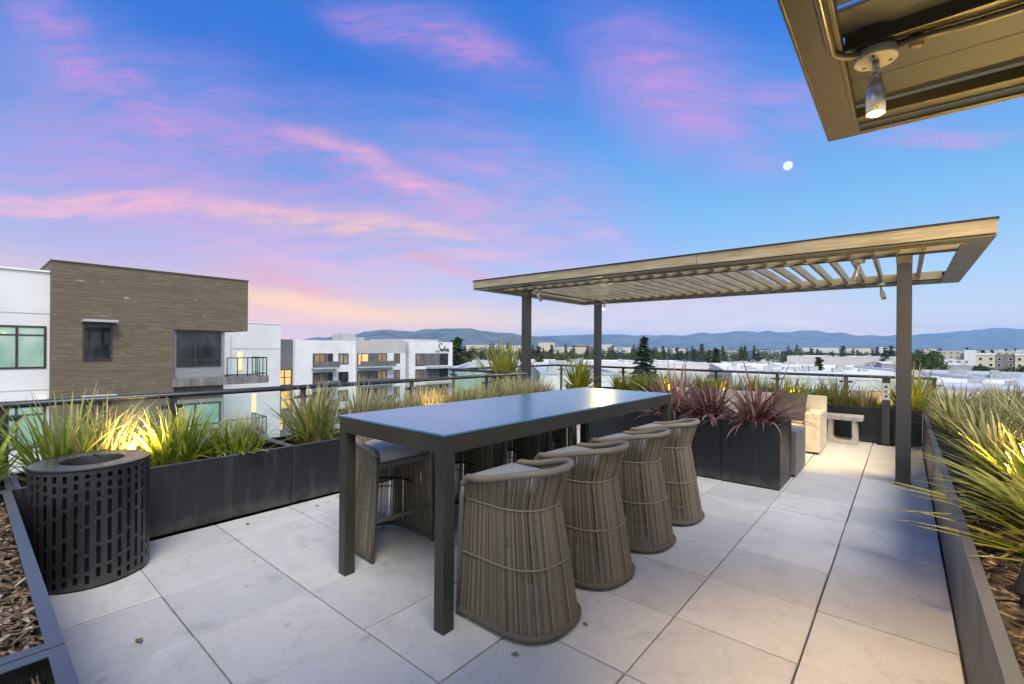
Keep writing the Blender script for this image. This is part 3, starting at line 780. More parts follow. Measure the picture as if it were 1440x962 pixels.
for a, b in ((-.47, -.217), (-.743, -.474), (-1.012, -.838), (-1.42, -1.045), (-1.70, -1.424), (-2.50, -1.80), (-3.4, -2.62), (-4.2, -3.42)):
    MB().box(.05, L - .1, a, b, cz + .06, cz + .075).build('soffit_panel', M['soffit'], cn, .004)
cd = [(.105, -D + .3, cz - .014), (.105, -1.2, cz - .014), (.105, -.965, cz - .014)]
for k in range(7):
    a = pi - k / 6 * pi / 2; cd.append((.195 + .09 * cos(a), -.905 + .09 * sin(a) - .01, cz - .014))
cd = [(p[0], p[1], p[2]) for p in cd] + [(.23, -.82, cz - .006)]
MB().tube(cd, .0125, 10).build('conduit', M['conduit'], cn)
MB().tube([(.28, -.80, cz - .004), (.50, -.775, cz - .004), (L - .2, -.765, cz - .004)], .0125, 10).build('conduit', M['conduit'], cn)
for xx in (.34, .72, 1.8, 2.9): MB().lathe([(.019, -.02), (.021, -.01), (.021, .01), (.019, .02)], 10, M=Matrix.Translation((xx, -.768, cz - .004)) @ Matrix.Rotation(pi / 2, 4, 'Y')).build('coupling', M['conduit'], cn)
MB().box(.085, .125, -1.35, -1.31, cz - .018, cz - .0005).build('conduit_clip', M['canopy_steel'], cn, .003)

# ------------------------------------------------------------------ spotlights
def spot(label, x, y, z, aim, lit=None, s=1.0, disc=.066):
    """round junction plate on the steel, knuckle, bottle-shaped lamp head aimed at a point"""
    t = thing('spotlight', label, 'lamp', (x, y, z), 0, 'spotlights hung from the pergolas')
    MB().lathe([(disc * .96, -.0325 * s), (disc, -.028 * s), (disc, -.003), (disc * .97, 0)], 32).build('mount_plate', M['bronze'], t)
    for a in (.4, 2.5, 4.6): MB().lathe([(.006 * s, -.0345 * s), (.006 * s, -.0335 * s)], 8, .045 * s * cos(a), .045 * s * sin(a)).build('screw', M['black'], t)
    d = (Vector(aim) - Vector((x, y, z - .09 * s))).normalized()
    MB().tube([(0, 0, -.032 * s), (0, 0, -.062 * s), tuple(Vector((0, 0, -.066 * s)) + d * .02 * s)], [.012 * s, .012 * s, .010 * s], 10).build('knuckle', M['spot'], t)
    q = Vector((0, 0, 1)).rotation_difference(d).to_matrix().to_4x4(); Mx = Matrix.Translation((0, 0, -.070 * s)) @ q
    MB().lathe([(.011 * s, .0), (.016 * s, .012 * s), (.020 * s, .035 * s), (.027 * s, .062 * s), (.0285 * s, .066 * s), (.0275 * s, .069 * s), (.029 * s, .075 * s), (.029 * s, .158 * s), (.026 * s, .159 * s), (.025 * s, .150 * s)], 28, M=Mx).build('lamp_head', M['spot'], t)
    MB().lathe([(.0, .1505 * s), (.0248 * s, .1505 * s)], 24, M=Mx).build('lens', M[lit] if lit else M['pane_dark'], t)
    return t, Vector((x, y, z)) + Vector((0, 0, -.07 * s)) + d * .176 * s, d
def light(name, typ, loc, energy, col, **kw):
    l = bpy.data.lights.new(name, typ); l.energy = energy; l.color = col
    if name == 'pergola_lamp': l.specular_factor = .35
    for k, v in kw.items(): setattr(l, k, v)
    o = bpy.data.objects.new(name, l); COL.objects.link(o); o.location = loc; return o
def aim(o, d): o.rotation_euler = Vector(d).to_track_quat('-Z', 'Y').to_euler()
WARM = (1.0, .66, .20)
t, p, d = spot('lit spotlight with round plate hanging under the near canopy', -.085, 2.16, cz - .003, (-.07, 2.06, 0), 'lamp_on', 1.0)
lo = light('canopy_spot_lamp', 'SPOT', p, 135, (1.0, .72, .34), spot_size=R(84), spot_blend=1.0, shadow_soft_size=.03); aim(lo, (.12, .14, -1))
light('canopy_spill_lamp', 'POINT', p + d * .02, 3, WARM, shadow_soft_size=.03)
t, p, d = spot('lit bulb spotlight by the far left pergola post', -5.30, 9.60, ZB - .012, (-4.6, 7.6, .8), 'lamp_white', 1.1)
lo = light('pergola_lamp', 'SPOT', p, 70, WARM, spot_size=R(120), spot_blend=1, shadow_soft_size=.05); aim(lo, d)
t, p, d = spot('unlit looking spotlight beside the near left pergola post', -5.22, 6.90, ZB - .022, (-4.6, 7.3, 1.4), None, 1.0)
t, p, d = spot('spotlight under the near beam just left of the right pergola post', -.42, 6.89, ZB - .022, (-1.05, 7.7, .0), None, 1.15)
lo = light('pergola_lamp', 'SPOT', p, 190, (1.0, .70, .26), spot_size=R(60), spot_blend=.9, shadow_soft_size=.04); aim(lo, Vector((-1.05, 8.0, 0)) - p)
t, p, d = spot('spotlight under the far beam near the right pergola post', -.29, 9.60, ZB - .012, (.15, 9.9, .6), None, 1.15)
lo = light('pergola_lamp', 'SPOT', p, 40, WARM, spot_size=R(90), spot_blend=.9, shadow_soft_size=.04); aim(lo, d)

def uplight(label, x, y, z, aimd, e, s=1.0):
    t = thing('uplight', label, 'lamp', (x, y, z), 0, 'garden uplights in the planters')
    d = Vector(aimd).normalized(); q = Vector((0, 0, 1)).rotation_difference(d).to_matrix().to_4x4(); Mx = Matrix.Translation((0, 0, .055)) @ q
    MB().tube([(0, 0, -.05), (0, 0, .05)], .008, 8).build('stake', M['black'], t)
    MB().lathe([(.022, -.012), (.030, 0), (.031, .09), (.034, .095), (.034, .125), (.031, .126), (.030, .112)], 24, M=Mx).build('housing', M['black'], t)
    MB().lathe([(.0, .112), (.030, .112)], 20, M=Mx).build('lens', M['uplamp'], t)
    p = Vector((x, y, z + .055)) + d * .16
    lo = light('uplight_lamp', 'SPOT', p, e, WARM, spot_size=R(165), spot_blend=1, shadow_soft_size=.09); aim(lo, d)
uplight('black uplight can at the near right planter rim among bark', .37, 2.74, .50, (.35, .45, 1), 85)
uplight('glaring uplight in the middle of the right planter strap leaves', .50, 4.52, .52, (.25, .15, 1), 200)
uplight('uplight hidden in the yellow lit grass behind the bin', -4.58, .90, .46, (-.45, .0, 1), 85)
uplight('uplight in the dry grass behind the middle of the table', -4.58, 3.92, .46, (-.5, .1, 1), 75)
uplight('uplight in the golden grass behind the near right pergola post', .12, 9.80, .47, (-.1, .6, .8), 20)
uplight('uplight in the golden grass behind the stone sofa', -1.55, 9.79, .46, (0, .6, .8), 13)
uplight('uplight in the golden grass left of the stone sofa', -3.85, 9.79, .46, (0, .6, .8), 13)
uplight('uplight under the golden grass hidden behind the burgundy plants', -2.75, 9.79, .46, (0, .6, .8), 10)

# ------------------------------------------------------------------ plants
def tuft(n, h, lean, w, r0, droop, seed, seg=6, kink=0.0, low=.085, spill=None, flat=False):
    r = random.Random(seed); m = MB()
    for _ in range(n):
        az = r.uniform(0, 2 * pi); rr = r0 * sqrt(r.random()); x, y, z = rr * cos(az), rr * sin(az), 0.0
        az2 = az + r.gauss(0, .5)
        dead = r.random() < .16
        L = h * (r.uniform(.55, 1.15) if not dead else r.uniform(.25, .6)); th = abs(r.gauss(0, lean)) * (.4 + .6 * rr / r0) + .05
        if dead: th = r.uniform(.5, 1.4)
        if flat: th = r.uniform(.2, 1.42)
        dr = droop * r.uniform(.3, 1.6); ww = w * r.uniform(.6, 1.25); tw = r.uniform(-.6, .6)
        b = len(m.v); kk = r.random() < kink; ks = r.uniform(.45, .8)
        for k in range(seg + 1):
            t = k / seg
            dx, dy, dz = sin(th) * cos(az2), sin(th) * sin(az2), cos(th)
            wd = ww * (min(1, .55 + t * 2) * (1 - t ** 2.2) + .05)
            sxv, syv = -sin(az2 + tw * t), cos(az2 + tw * t)
            m.v.append((x - sxv * wd / 2, y - syv * wd / 2, z)); m.v.append((x + sxv * wd / 2, y + syv * wd / 2, z))
            m.uv += [(0, t), (1, t)]
            st = L / seg; x += dx * st; y += dy * st; z += dz * st
            th += dr * (.3 + t) / seg * 1.7
            if kk and t >= ks: th += .9; kk = False
            if t > .3 and not (spill and abs(y) > spill): z = max(z, low + .03 * (1 - t))
        for k in range(seg): m.face((b + 2 * k, b + 2 * k + 1, b + 2 * k + 3, b + 2 * k + 2), True)
    return m
def protos(prefix, mat, count, **kw):
    return [tuft(seed=100 * hash_(prefix) + i, **kw).mesh(prefix, M[mat]) for i in range(count)]
def hash_(s): return sum(ord(c) * (i + 3) for i, c in enumerate(s)) % 97
PM = {
 'lime': protos('grass_clump', 'lime', 3, n=125, h=.66, lean=.58, w=.028, r0=.13, droop=.55, kink=.14),
 'limelow': protos('low_grass_clump', 'lime', 2, n=180, h=.42, lean=.75, w=.022, r0=.20, droop=.8, kink=.2),
 'tan': protos('dry_grass_clump', 'tan', 3, n=210, h=.64, lean=.44, w=.016, r0=.16, droop=.45, kink=.2),
 'olive': protos('strap_leaf_clump', 'olive', 4, n=135, h=.76, lean=.62, w=.037, r0=.15, droop=.55, kink=.14),
 'gold': protos('golden_grass_clump', 'gold', 3, n=150, h=.60, lean=.64, w=.027, r0=.14, droop=.45, kink=.12),
 'bigold': protos('golden_strap_clump', 'gold', 2, n=160, h=.92, lean=1.0, w=.058, r0=.16, droop=.5, kink=.10),
 'purple': protos('burgundy_plant', 'purple', 3, n=210, h=.66, lean=1.7, w=.027, r0=.12, droop=.95, kink=.18, low=.085, spill=.37, flat=True),
 'purpleup': protos('burgundy_plant', 'purple', 2, n=26, h=.66, lean=.35, w=.030, r0=.08, droop=.25),
 'yucca': protos('spiky_plant', 'gold', 2, n=170, h=.85, lean=1.25, w=.058, r0=.07, droop=.08),
}
NAMES = {'lime': 'grass_clump', 'limelow': 'grass_clump', 'tan': 'dry_grass_clump', 'olive': 'strap_leaf_plant', 'gold': 'golden_grass_clump', 'bigold': 'strap_leaf_plant', 'purple': 'burgundy_plant', 'purpleup': 'burgundy_plant', 'yucca': 'spiky_plant'}
pr = random.Random(11)
def plant(kind, x, y, z, label, s=1.0, group=None, sz=None):
    o = bpy.data.objects.new(NAMES[kind], pr.choice(PM[kind])); COL.objects.link(o)
    o.location = (x, y, z); o.rotation_euler = (pr.uniform(-.06, .06), pr.uniform(-.06, .06), pr.choice((0, pi)) if kind == 'purple' else pr.uniform(0, 6.28)); o.scale = (s, s, (sz or s) * pr.uniform(.95, 1.05))
    return tag(o, label, 'plant', group)
zs = .485
plant('lime', -4.80, .02, zs, 'loose lime grass clump at the left picture edge', 1.0)
plant('limelow', -4.70, -.30, zs, 'low green grass spilling at the far left above the bark bed', 1.1)
plant('lime', -4.84, .50, zs, 'tall yellow lit grass clump right behind the bin', 1.02)
plant('tan', -4.90, .74, zs, 'dry tan blades mixed into the lit clump behind the bin', .95)
plant('lime', -4.80, 1.14, zs, 'yellow green grass clump just right of the bin', .92)
plant('lime', -4.90, 1.30, zs, 'slim upright green clump beside the clump right of the bin', .86)
plant('limelow', -4.80, 1.66, zs, 'low sprawling grass clump near the planter joint', 1.0)
plant('tan', -4.92, 1.80, zs, 'small faded grass clump against the glass railing', .6)
plant('lime', -4.83, 2.44, zs, 'rounded green grass clump left of the table corner', 1.0)
plant('tan', -4.82, 2.46, zs, 'tan seed blades standing in the rounded clump left of the table', 1.02)
GD = 'dry grasses in the planters behind the table'
for i, (y, k, s) in enumerate(((3.05, 'tan', .95), (3.3, 'lime', .75), (3.62, 'tan', .9), (3.95, 'tan', .95), (4.2, 'gold', .8), (4.5, 'tan', .92), (4.75, 'lime', .85),
                               (5.0, 'tan', .85), (5.25, 'lime', .8), (5.55, 'tan', .95), (5.9, 'tan', .95), (6.2, 'tan', .95), (6.42, 'tan', .85))):
    lab = {'tan': 'dry tan grass clump in the row behind the table', 'lime': 'greener grass clump in the dry row behind the table', 'gold': 'golden lit grass clump in the dry row behind the table'}[k]
    plant(k, -4.80 + pr.uniform(-.08, .08), y, zs, lab, s, GD)
    if k == 'tan': plant('tan', -4.72 + pr.uniform(-.1, .1), y + .14, zs, lab, s * .85, GD)
plant('yucca', -6.20, 7.1, .58, 'large spiky yellow green plant left of the pergola', 1.3)
plant('yucca', -5.98, 9.6, .50, 'spiky yellow green plant between the two left pergola posts', 1.05)
for x, lab, s in ((-1.32, 'burgundy strap leaf plant at the right end of its planter row', 1.12), (-1.86, 'burgundy plant second from the right in the planter row', 1.0), (-2.32, 'burgundy plant third from the right, beside the table corner', 1.1)):
    plant('purple', x, 6.0, .655, lab, s, None, s * .76)
    plant('purpleup', x + .05, 6.05, .655, lab.replace('burgundy', 'dark shoots above the burgundy'), s)
GB = 'golden grasses along the back railing'
for i, x in enumerate((-5.1, -4.75, -4.5, -4.2, -3.9, -3.55, -3.2, -2.9, -2.6, -2.2, -1.95, -1.7, -1.45, -1.2, -.95, -.72, -.5, -.25)):
    k = pr.choice(('gold', 'gold', 'lime', 'gold', 'tan')) if x < -.8 else pr.choice(('tan', 'gold', 'limelow'))
    plant(k, x + pr.uniform(-.06, .06), 9.98 + pr.uniform(-.1, .1), .50, {'gold': 'golden grass clump in the planter along the back railing', 'lime': 'green grass clump in the planter along the back railing', 'limelow': 'low green clump in the planter along the back railing', 'tan': 'dry grass clump in the planter along the back railing'}[k], pr.uniform(.78, 1.0) * (.85 if x > -.8 else 1), GB)
plant('gold', .10, 10.0, .50, 'bright golden lit clump right of the near pergola post', 1.25)
plant('tan', .06, 10.04, .50, 'tall lit seed grass rising behind the near pergola post', .55, None, 1.45)
GR = 'strap leaf plants massed in the right planter'
plant('bigold', .74, 4.10, .47, 'big golden strap leaf plant at the near right, arching over the rim', .95, None, .52)
plant('bigold', .72, 4.80, .50, 'golden strap leaf plant around the glaring uplight', .8, None, .52)
plant('bigold', .76, 3.50, .46, 'golden strap leaf plant cut by the right picture edge above the uplight can', .85, None, .48)
for row, xx in enumerate((.60, 1.02, 1.45, 1.8)):
    y = 5.35 if row < 1 else 4.7 + .2 * row
    while y < 9.5:
        s = pr.uniform(.78, 1.02) * (.80 if row == 0 else .92)
        plant('olive', xx + pr.uniform(-.1, .1), y, .50, 'olive and tan strap leaf plant in the crowded right planter', s, GR)
        y += pr.uniform(.42, .58)
m = MB(); m.quad((-.03, -.012, .004), (.0, -.018, .012), (.032, 0, .006), (0, .014, .014)); o = tag(m.build('dead_leaf', M['leaf_dry']), 'small curled dead leaf on the paving near the bottom left', 'leaf'); o.location = (-2.99, .60, .003)

GL = 'dead leaf scraps blown onto the paving'
rl = random.Random(41)
for i in range(16):
    c = o.copy(); COL.objects.link(c); c.scale = (rl.uniform(.3, .9),) * 3; c.rotation_euler = (0, 0, rl.uniform(0, 6.3))
    q = rl.choice(((rl.uniform(-.1, .2), rl.uniform(3.5, 9)), (rl.uniform(-4.4, -4.2), rl.uniform(1.2, 3)), (rl.uniform(-3.8, -.2), rl.uniform(1, 5.4))))
    c.location = (q[0], q[1], .004); tag(c, 'tiny scrap of dead leaf on the paving', 'leaf', GL)

# ------------------------------------------------------------------ neighbouring buildings
GZ = -18.0
def win(par, axis, plane, a0, a1, z0, z1, pane='pane_dark', mull=(), trans=(), fr=.06, out=.03):
    """framed window on a facade that faces +X: frame bars proud of the wall, panes as a child"""
    m = MB(); p0, p1 = plane - .02, plane + out
    m.box(p0, p1, a0, a0 + fr, z0, z1); m.box(p0, p1, a1 - fr, a1, z0, z1)
    m.box(p0, p1, a0 + fr, a1 - fr, z0, z0 + fr); m.box(p0, p1, a0 + fr, a1 - fr, z1 - fr, z1)
    for q in mull: m.box(p0 + .001, p1 - .002, q - fr / 2, q + fr / 2, z0 + fr, z1 - fr)
    for q in trans: m.box(p0 + .002, p1 - .004, a0 + fr, a1 - fr, q - fr * .4, q + fr * .4)
    f = m.build('window', M['frame'], par)
    MB().box(plane - .012, plane + out * .3, a0 + fr, a1 - fr, z0 + fr, z1 - fr).build('pane', M[pane], f)
    return f
def balcony_rail(par, pts, z0, z1, pitch=.45, mat='green_rail', glass=True):
    m = MB()
    for (xa, ya), (xb, yb) in zip(pts, pts[1:]):
        n = max(1, int(math.dist((xa, ya), (xb, yb)) / pitch))
        m.tube([(xa, ya, z1), (xb, yb, z1)], .03, 6); m.tube([(xa, ya, z0 + .1), (xb, yb, z0 + .1)], .02, 6)
        for k in range(n + 1): m.tube([(xa + (xb - xa) * k / n, ya + (yb - ya) * k / n, z0), (xa + (xb - xa) * k / n, ya + (yb - ya) * k / n, z1)], .025, 6)
    r = m.build('balcony_rail', M[mat], par)
    if glass:
        g = MB()
        for (xa, ya), (xb, yb) in zip(pts, pts[1:]):
            if abs(xa - xb) < .01: g.box(xa - .006, xa + .006, min(ya, yb), max(ya, yb), z0 + .12, z1 - .06)
            else: g.box(min(xa, xb), max(xa, xb), ya - .006, ya + .006, z0 + .12, z1 - .06)
        g.build('glass', M['glass'], r)
A = thing('apartment_building', 'brown board clad apartment wing with white side wall beyond the left railing', 'building', (0, 0, 0))
m = MB(); m.box(-40, -26, 2.34, 6.42, GZ, 4.86); m.box(-40, -26, 6.42, 8.60, 2.262, 4.86); m.box(-40, -26.35, 6.42, 8.6, GZ, 2.26); m.box(-40, -26, 8.6, 9.60, 2.262, 4.86)
m.build('brown_wall', M['plank'], A)
MB().box(-40, -26.45, -14, 2.335, GZ, 4.42).build('white_wall', M['white_wall'], A)
MB().box(-40, -26.38, -14, 2.33, 4.422, 4.49).build('white_coping', M['white_trim'], A)
MB().box(-40.05, -25.96, 2.30, 9.64, 4.862, 4.91).build('brown_coping', M['brown_slot'], A)
for k, dz in enumerate((0, -3.15, -6.3)):
    win(A, 'x', -26.45, -1.6, 2.24, .55 + dz, 2.25 + dz, 'pane_teal', (-.35, 1.42,), (1.88 + dz,), .075)
    w = win(A, 'x', -26.0, 3.27, 4.20, .85 + dz, 2.44 + dz, 'pane_dark', (), (), .075, .04)
    MB().box(-26.0, -25.45, 3.22, 4.33, 2.46 + dz, 2.56 + dz).build('awning', M['roof_unit'], A, .02)
    MB().box(-26.349, -26.15, 6.43, 8.58, -.04 + dz, 2.255 + dz if k == 0 else 2.25 + dz - .2).build('siding', M['siding'], A)
    win(A, 'x', -26.148, 6.55, 8.42, .49 + dz, 2.22 + dz if k == 0 else 1.9 + dz, 'pane_dark' if k == 0 else 'pane_teal', (7.32,), (.82 + dz,), .08)
    MB().box(-28, -25.9, 6.36, 10.62, -.43 + dz, -.045 + dz).build('balcony_slab', M['slab'], A, .01)
    balcony_rail(A, [(-26.0, 8.65), (-26.0, 10.55), (-27.9, 10.55)], -.04 + dz, .90 + dz)
for z in (2.75, -.30, -3.45): MB().box(-26.45, -26.44, -14, 2.335, z - .02, z + .02).build('joint_strip', M['grey_wall'], A)
for y in (-.9, -4.0): MB().box(-26.45, -26.438, y - .012, y + .012, GZ, 4.42).build('joint_strip', M['grey_wall'], A)
MB().box(-26.44, -26.2, 1.98, 2.26, -.78, -.62).build('vent_hood', M['white_trim'], A)
# hairline board joint on the brown wall
MB().box(-26.0, -25.994, 6.40, 6.424, 2.27, 4.85).build('trim_strip', M['brown_slot'], A)

B = thing('apartment_building', 'plain white block behind the brown wing, with glowing slit lights', 'building', (0, 0, 0))
MB().box(-58, -38, 6.0, 16.46, GZ, 3.24).build('wall', M['white_wall'], B)
MB().box(-58.05, -37.96, 5.95, 16.5, 3.242, 3.32).build('coping', M['white_trim'], B)
MB().box(-38, -37.75, 6.0, 12.75, GZ, 2.45).build('bay_wall', M['white_wall'], B)
for z in (1.30, -1.9, -5.1): MB().box(-38.0, -37.985, 12.9, 16.46, z - .03, z + .03).build('joint_strip', M['grey_wall'], B)
for y, z in ((13.35, -.33), (14.35, -3.55)):
    MB().box(-38.0, -37.94, y, y + .30, z, z + 1.40).build('slit_light', M['sconce'], B)

S = thing('apartment_building', 'long white apartment block carrying the black script sign', 'building', (0, 0, 0)); XS = -75.0
MB().box(-92, XS, 34.8, 45.68, GZ, 2.55).build('white_wall', M['white_wall'], S)
MB().box(-92, XS - .8, 30.5, 34.79, GZ, 2.60).build('stair_tower', M['dark_wall'], S)
MB().box(-92, XS - .25, 45.69, 56.72, .36, 2.66).build('grey_parapet', M['grey_wall'], S)
MB().box(-92, XS - .25, 45.69, 56.72, GZ, .355).build('white_wall', M['white_wall'], S)
MB().box(-92, XS - 1.4, 56.73, 57.42, GZ, 2.66).build('recess', M['brown_slot'], S)
MB().box(-92, XS, 57.43, 68.95, GZ, 2.62).build('sign_wall', M['white_wall'], S)
MB().box(-90, XS - 3, 58.2, 67.5, 2.625, 3.15).build('roof_screen', M['grey_wall'], S)
MB().box(-86, -82, 47.2, 49.8, 2.67, 4.0).build('rooftop_unit', M['roof_unit'], S)
MB().box(-86, -83, 50.4, 52.4, 2.67, 3.4).build('rooftop_unit', M['roof_unit'], S)
for k in range(4):
    dz = -3.22 * k
    # first balcony bay
    MB().box(XS - .001, XS + .02, 37.7, 41.3, -2.0 + dz, .34 + dz).build('bay', M['bay_grey'], S)
    win(S, 'x', XS + .02, 37.85, 39.9, -1.9 + dz, .28 + dz, 'pane_dim' if k == 0 else 'pane_blind', (38.9,), (), .12, .06)
    win(S, 'x', XS + .02, 40.4, 41.2, -1.9 + dz, .28 + dz, 'pane_dark', (), (), .12, .06)
    MB().box(XS + .025, XS + 1.5, 37.5, 41.75, -2.28 + dz, -1.98 + dz).build('balcony_slab', M['roof_unit'], S)
    MB().box(XS + 1.4, XS + 1.5, 37.5, 41.75, -1.975 + dz, -1.0 + dz).build('balcony_front', M['dark_wall'], S)
    win(S, 'x', XS, 42.3, 44.2, -1.57 + dz, .32 + dz, 'pane_blind' if k % 2 == 0 else 'pane_dark', (43.25,), (), .14, .06)
    # second bay
    MB().box(XS - .251, XS - .22, 46.0, 52.4, -2.05 + dz, .32 + dz).build('bay', M['bay_grey'], S)
    win(S, 'x', XS - .22, 46.1, 48.4, -1.9 + dz, .28 + dz, 'pane_warm' if k == 0 else 'pane_blind', (46.9,), (), .12, .06)
    win(S, 'x', XS - .22, 50.2, 52.3, -1.9 + dz, .28 + dz, 'pane_dim', (51.2,), (), .12, .06)
    MB().box(XS - .215, XS + 1.2, 45.9, 53.5, -2.32 + dz, -2.02 + dz).build('balcony_slab', M['roof_unit'], S)
    MB().box(XS + 1.1, XS + 1.2, 45.9, 53.5, -2.015 + dz, -1.1 + dz).build('balcony_front', M['dark_wall'], S)
    win(S, 'x', XS - .25, 53.95, 55.35, -1.65 + dz, .28 + dz, 'pane_blind', (54.65,), (), .14, .06)
    # bay under the sign
    MB().box(XS - .001, XS + .02, 58.9, 67.7, -2.3 + dz, .25 + dz).build('bay', M['bay_grey'], S)
    win(S, 'x', XS + .02, 59.0, 61.1, -2.2 + dz, .2 + dz, 'pane_blind', (60.1,), (), .12, .06)
    win(S, 'x', XS + .02, 65.3, 67.6, -2.2 + dz, .2 + dz, 'pane_dark', (), (), .12, .06)
    MB().box(XS + .03, XS + 1.6, 61.6, 69.9, -2.85 + dz, -2.45 + dz).build('balcony_slab', M['roof_unit'], S)
# stair tower windows
for z0, z1, y0, y1, p in ((-1.3, .5, 30.9, 32.6, 'pane_warm'), (-4.8, -2.2, 32.3, 34.6, 'pane_warm'), (-8.6, -5.6, 31.2, 34.6, 'pane_warm'), (-12.0, -9.6, 31.2, 33.4, 'pane_warm')):
    win(S, 'x', XS - .8, y0, y1, z0, z1, p, ((y0 + y1) / 2,), ((z0 + z1) / 2,), .14, .06)
MB().box(XS, XS + .1, 45.2, 45.4, GZ, 1.6).build('downpipe', M['white_trim'], S)

# the script sign: a swooping S and heavier lower case letters
SG = thing('building_sign', 'black script sign reading Sofia on the white wall', 'sign', (XS + .06, 64.4, .62))
cv = [(1.55, 1.50), (1.25, 1.72), (.85, 1.60), (.62, 1.28), (.72, .98), (.98, .78), (1.08, .50), (.85, .18), (.45, -.02), (.08, -.06), (-.12, .10), (.02, .28)]
def spl(P, n=5):
    out = []
    for i in range(len(P) - 1):
        p0, p1, p2, p3 = P[max(i - 1, 0)], P[i], P[i + 1], P[min(i + 2, len(P) - 1)]
        for k in range(n):
            t = k / n
            out.append(tuple(.5 * (2 * p1[a] + (p2[a] - p0[a]) * t + (2 * p0[a] - 5 * p1[a] + 4 * p2[a] - p3[a]) * t * t + (3 * p1[a] - p0[a] - 3 * p2[a] + p3[a]) * t ** 3) for a in (0, 1)))
    return out + [P[-1]]
def stroke(m, P, r): m.tube([(0, a, b) for a, b in spl(P)], r, 6)
m = MB(); stroke(m, cv, .07); m.build('letter', M['sign'], SG)
m = MB(); stroke(m, [(1.62, .35), (1.42, .52), (1.28, .40), (1.30, .18), (1.48, .10), (1.62, .22), (1.64, .40), (1.85, .46)], .11); m.build('letter', M['sign'], SG)
m = MB(); stroke(m, [(2.05, .05), (2.08, .5), (2.16, .95), (2.38, 1.06)], .11); m.build('letter', M['sign'], SG)
m = MB(); stroke(m, [(1.9, .50), (2.42, .56)], .09); m.build('letter', M['sign'], SG)
m = MB(); stroke(m, [(2.58, .56), (2.52, .22), (2.66, .10)], .11); stroke(m, [(2.62, .82), (2.65, .86)], .10); m.build('letter', M['sign'], SG)
m = MB(); stroke(m, [(3.28, .50), (3.05, .54), (2.92, .34), (2.98, .14), (3.16, .12), (3.30, .34), (3.33, .55), (3.30, .22), (3.46, .08)], .11); m.build('letter', M['sign'], SG)

# ------------------------------------------------------------------ town
mb = MB(); c0 = field(720, 4000)
tag(MB().box(-16000, 9000, -3000, 16000, GZ - 1, GZ).build('ground', simple('town_ground', (0.13, 0.125, 0.115), (0.26, 0.25, 0.23), 0.012, 0.9, detail=8)), kind='structure')
def block(px0, px1, ytop, fd, deep, wall, roof, label, name='building', face=None, group=None, units=0, parapet=.6, base=GZ, seed=0):
    """a far building given by bearing limits, roof height and distance; face = heading of its front"""
    xa, ya = field(px0, fd); xb, yb = field(px1, fd); zt = level((px0 + px1) / 2, ytop, fd)
    W = math.dist((xa, ya), (xb, yb)); an = atan2(yb - ya, xb - xa)
    if face is not None: an = face
    t = thing(name, label, 'building', (xa, ya, base), an, group); H = zt - base
    MB().box(0, W, 0, deep, 0, H).build('wall', M[wall], t)
    m = MB(); w = .5
    m.box(-.1, W + .1, -.1, w, H, H + parapet); m.box(-.1, W + .1, deep - w, deep + .1, H, H + parapet); m.box(-.1, w, w, deep - w, H, H + parapet); m.box(W - w, W + .1, w, deep - w, H, H + parapet)
    m.box(w, W - w, w, deep - w, H, H + .05); m.build('roof', M[roof], t)
    r = random.Random(seed + int(px0))
    for _ in range(units):
        x, y, s = r.uniform(.1, .9) * W, r.uniform(.15, .85) * deep, r.uniform(.8, 2.2)
        MB().box(x, x + s * 1.6, y, y + s, H + .05, H + .05 + r.uniform(.6, 1.6)).build('roof_unit', M['roof_unit'], t)
    return t
block(1318, 1640, 548, 82, 95, 'white_wall', 'roof_blue', 'large grey roofed hall beyond the right planter', 'warehouse', 0.0, None, 26, .5, seed=4)
w1 = block(1030, 1330, 531, 112, 90, 'white_wall', 'roof_white', 'glass fronted hall with white roof behind the back railing', 'warehouse', 0.35, None, 26, .8, seed=3)
for k in range(14):
    f = MB().box(.8 + k * 3.3, 3.7 + k * 3.3, -.12, -.02, 5.5, 10.6).build('window', M['frame'], w1)
    MB().box(.95 + k * 3.3, 3.55 + k * 3.3, -.15, -.121, 5.65, 10.45).build('pane', M['pane_warm' if k in (5, 8, 9) else 'facade_glass'], f)
    if k > 20: break
block(740, 1010, 512, 235, 60, 'shed', 'roof_white', 'very long white roofed shed beyond the back railing', 'warehouse', None, None, 22, .6, seed=9)
block(760, 870, 527, 70, 34, 'white_wall', 'roof_blue', 'low pale roof seen between the two left pergola posts', 'building', None, None, 12, .4, seed=21)
block(636, 742, 522, 62, 26, 'facade_glass', 'roof_blue', 'low pale building in front of the spiky plant', 'building', None, None, 7, .4, seed=22)
block(1000, 1110, 515, 190, 50, 'shed', 'roof_white', 'white flat roof right of the long shed', 'warehouse', .2, None, 16, .6, seed=12)
block(1107, 1238, 502, 330, 70, 'shed', 'roof_white', 'big blank white warehouse behind the small round conifer', 'warehouse', 0.05, None, 10, .5, seed=14)
block(1240, 1335, 512, 255, 40, 'far_grey', 'roof_white', 'grey low building left of the cream apartments', 'building', .1, None, 5, .5, seed=15)
block(1322, 1350, 507, 262, 20, 'far_white', 'roof_white', 'small pale building tight against the cream apartments', 'building', 0.0, None, 2, .5, seed=15)
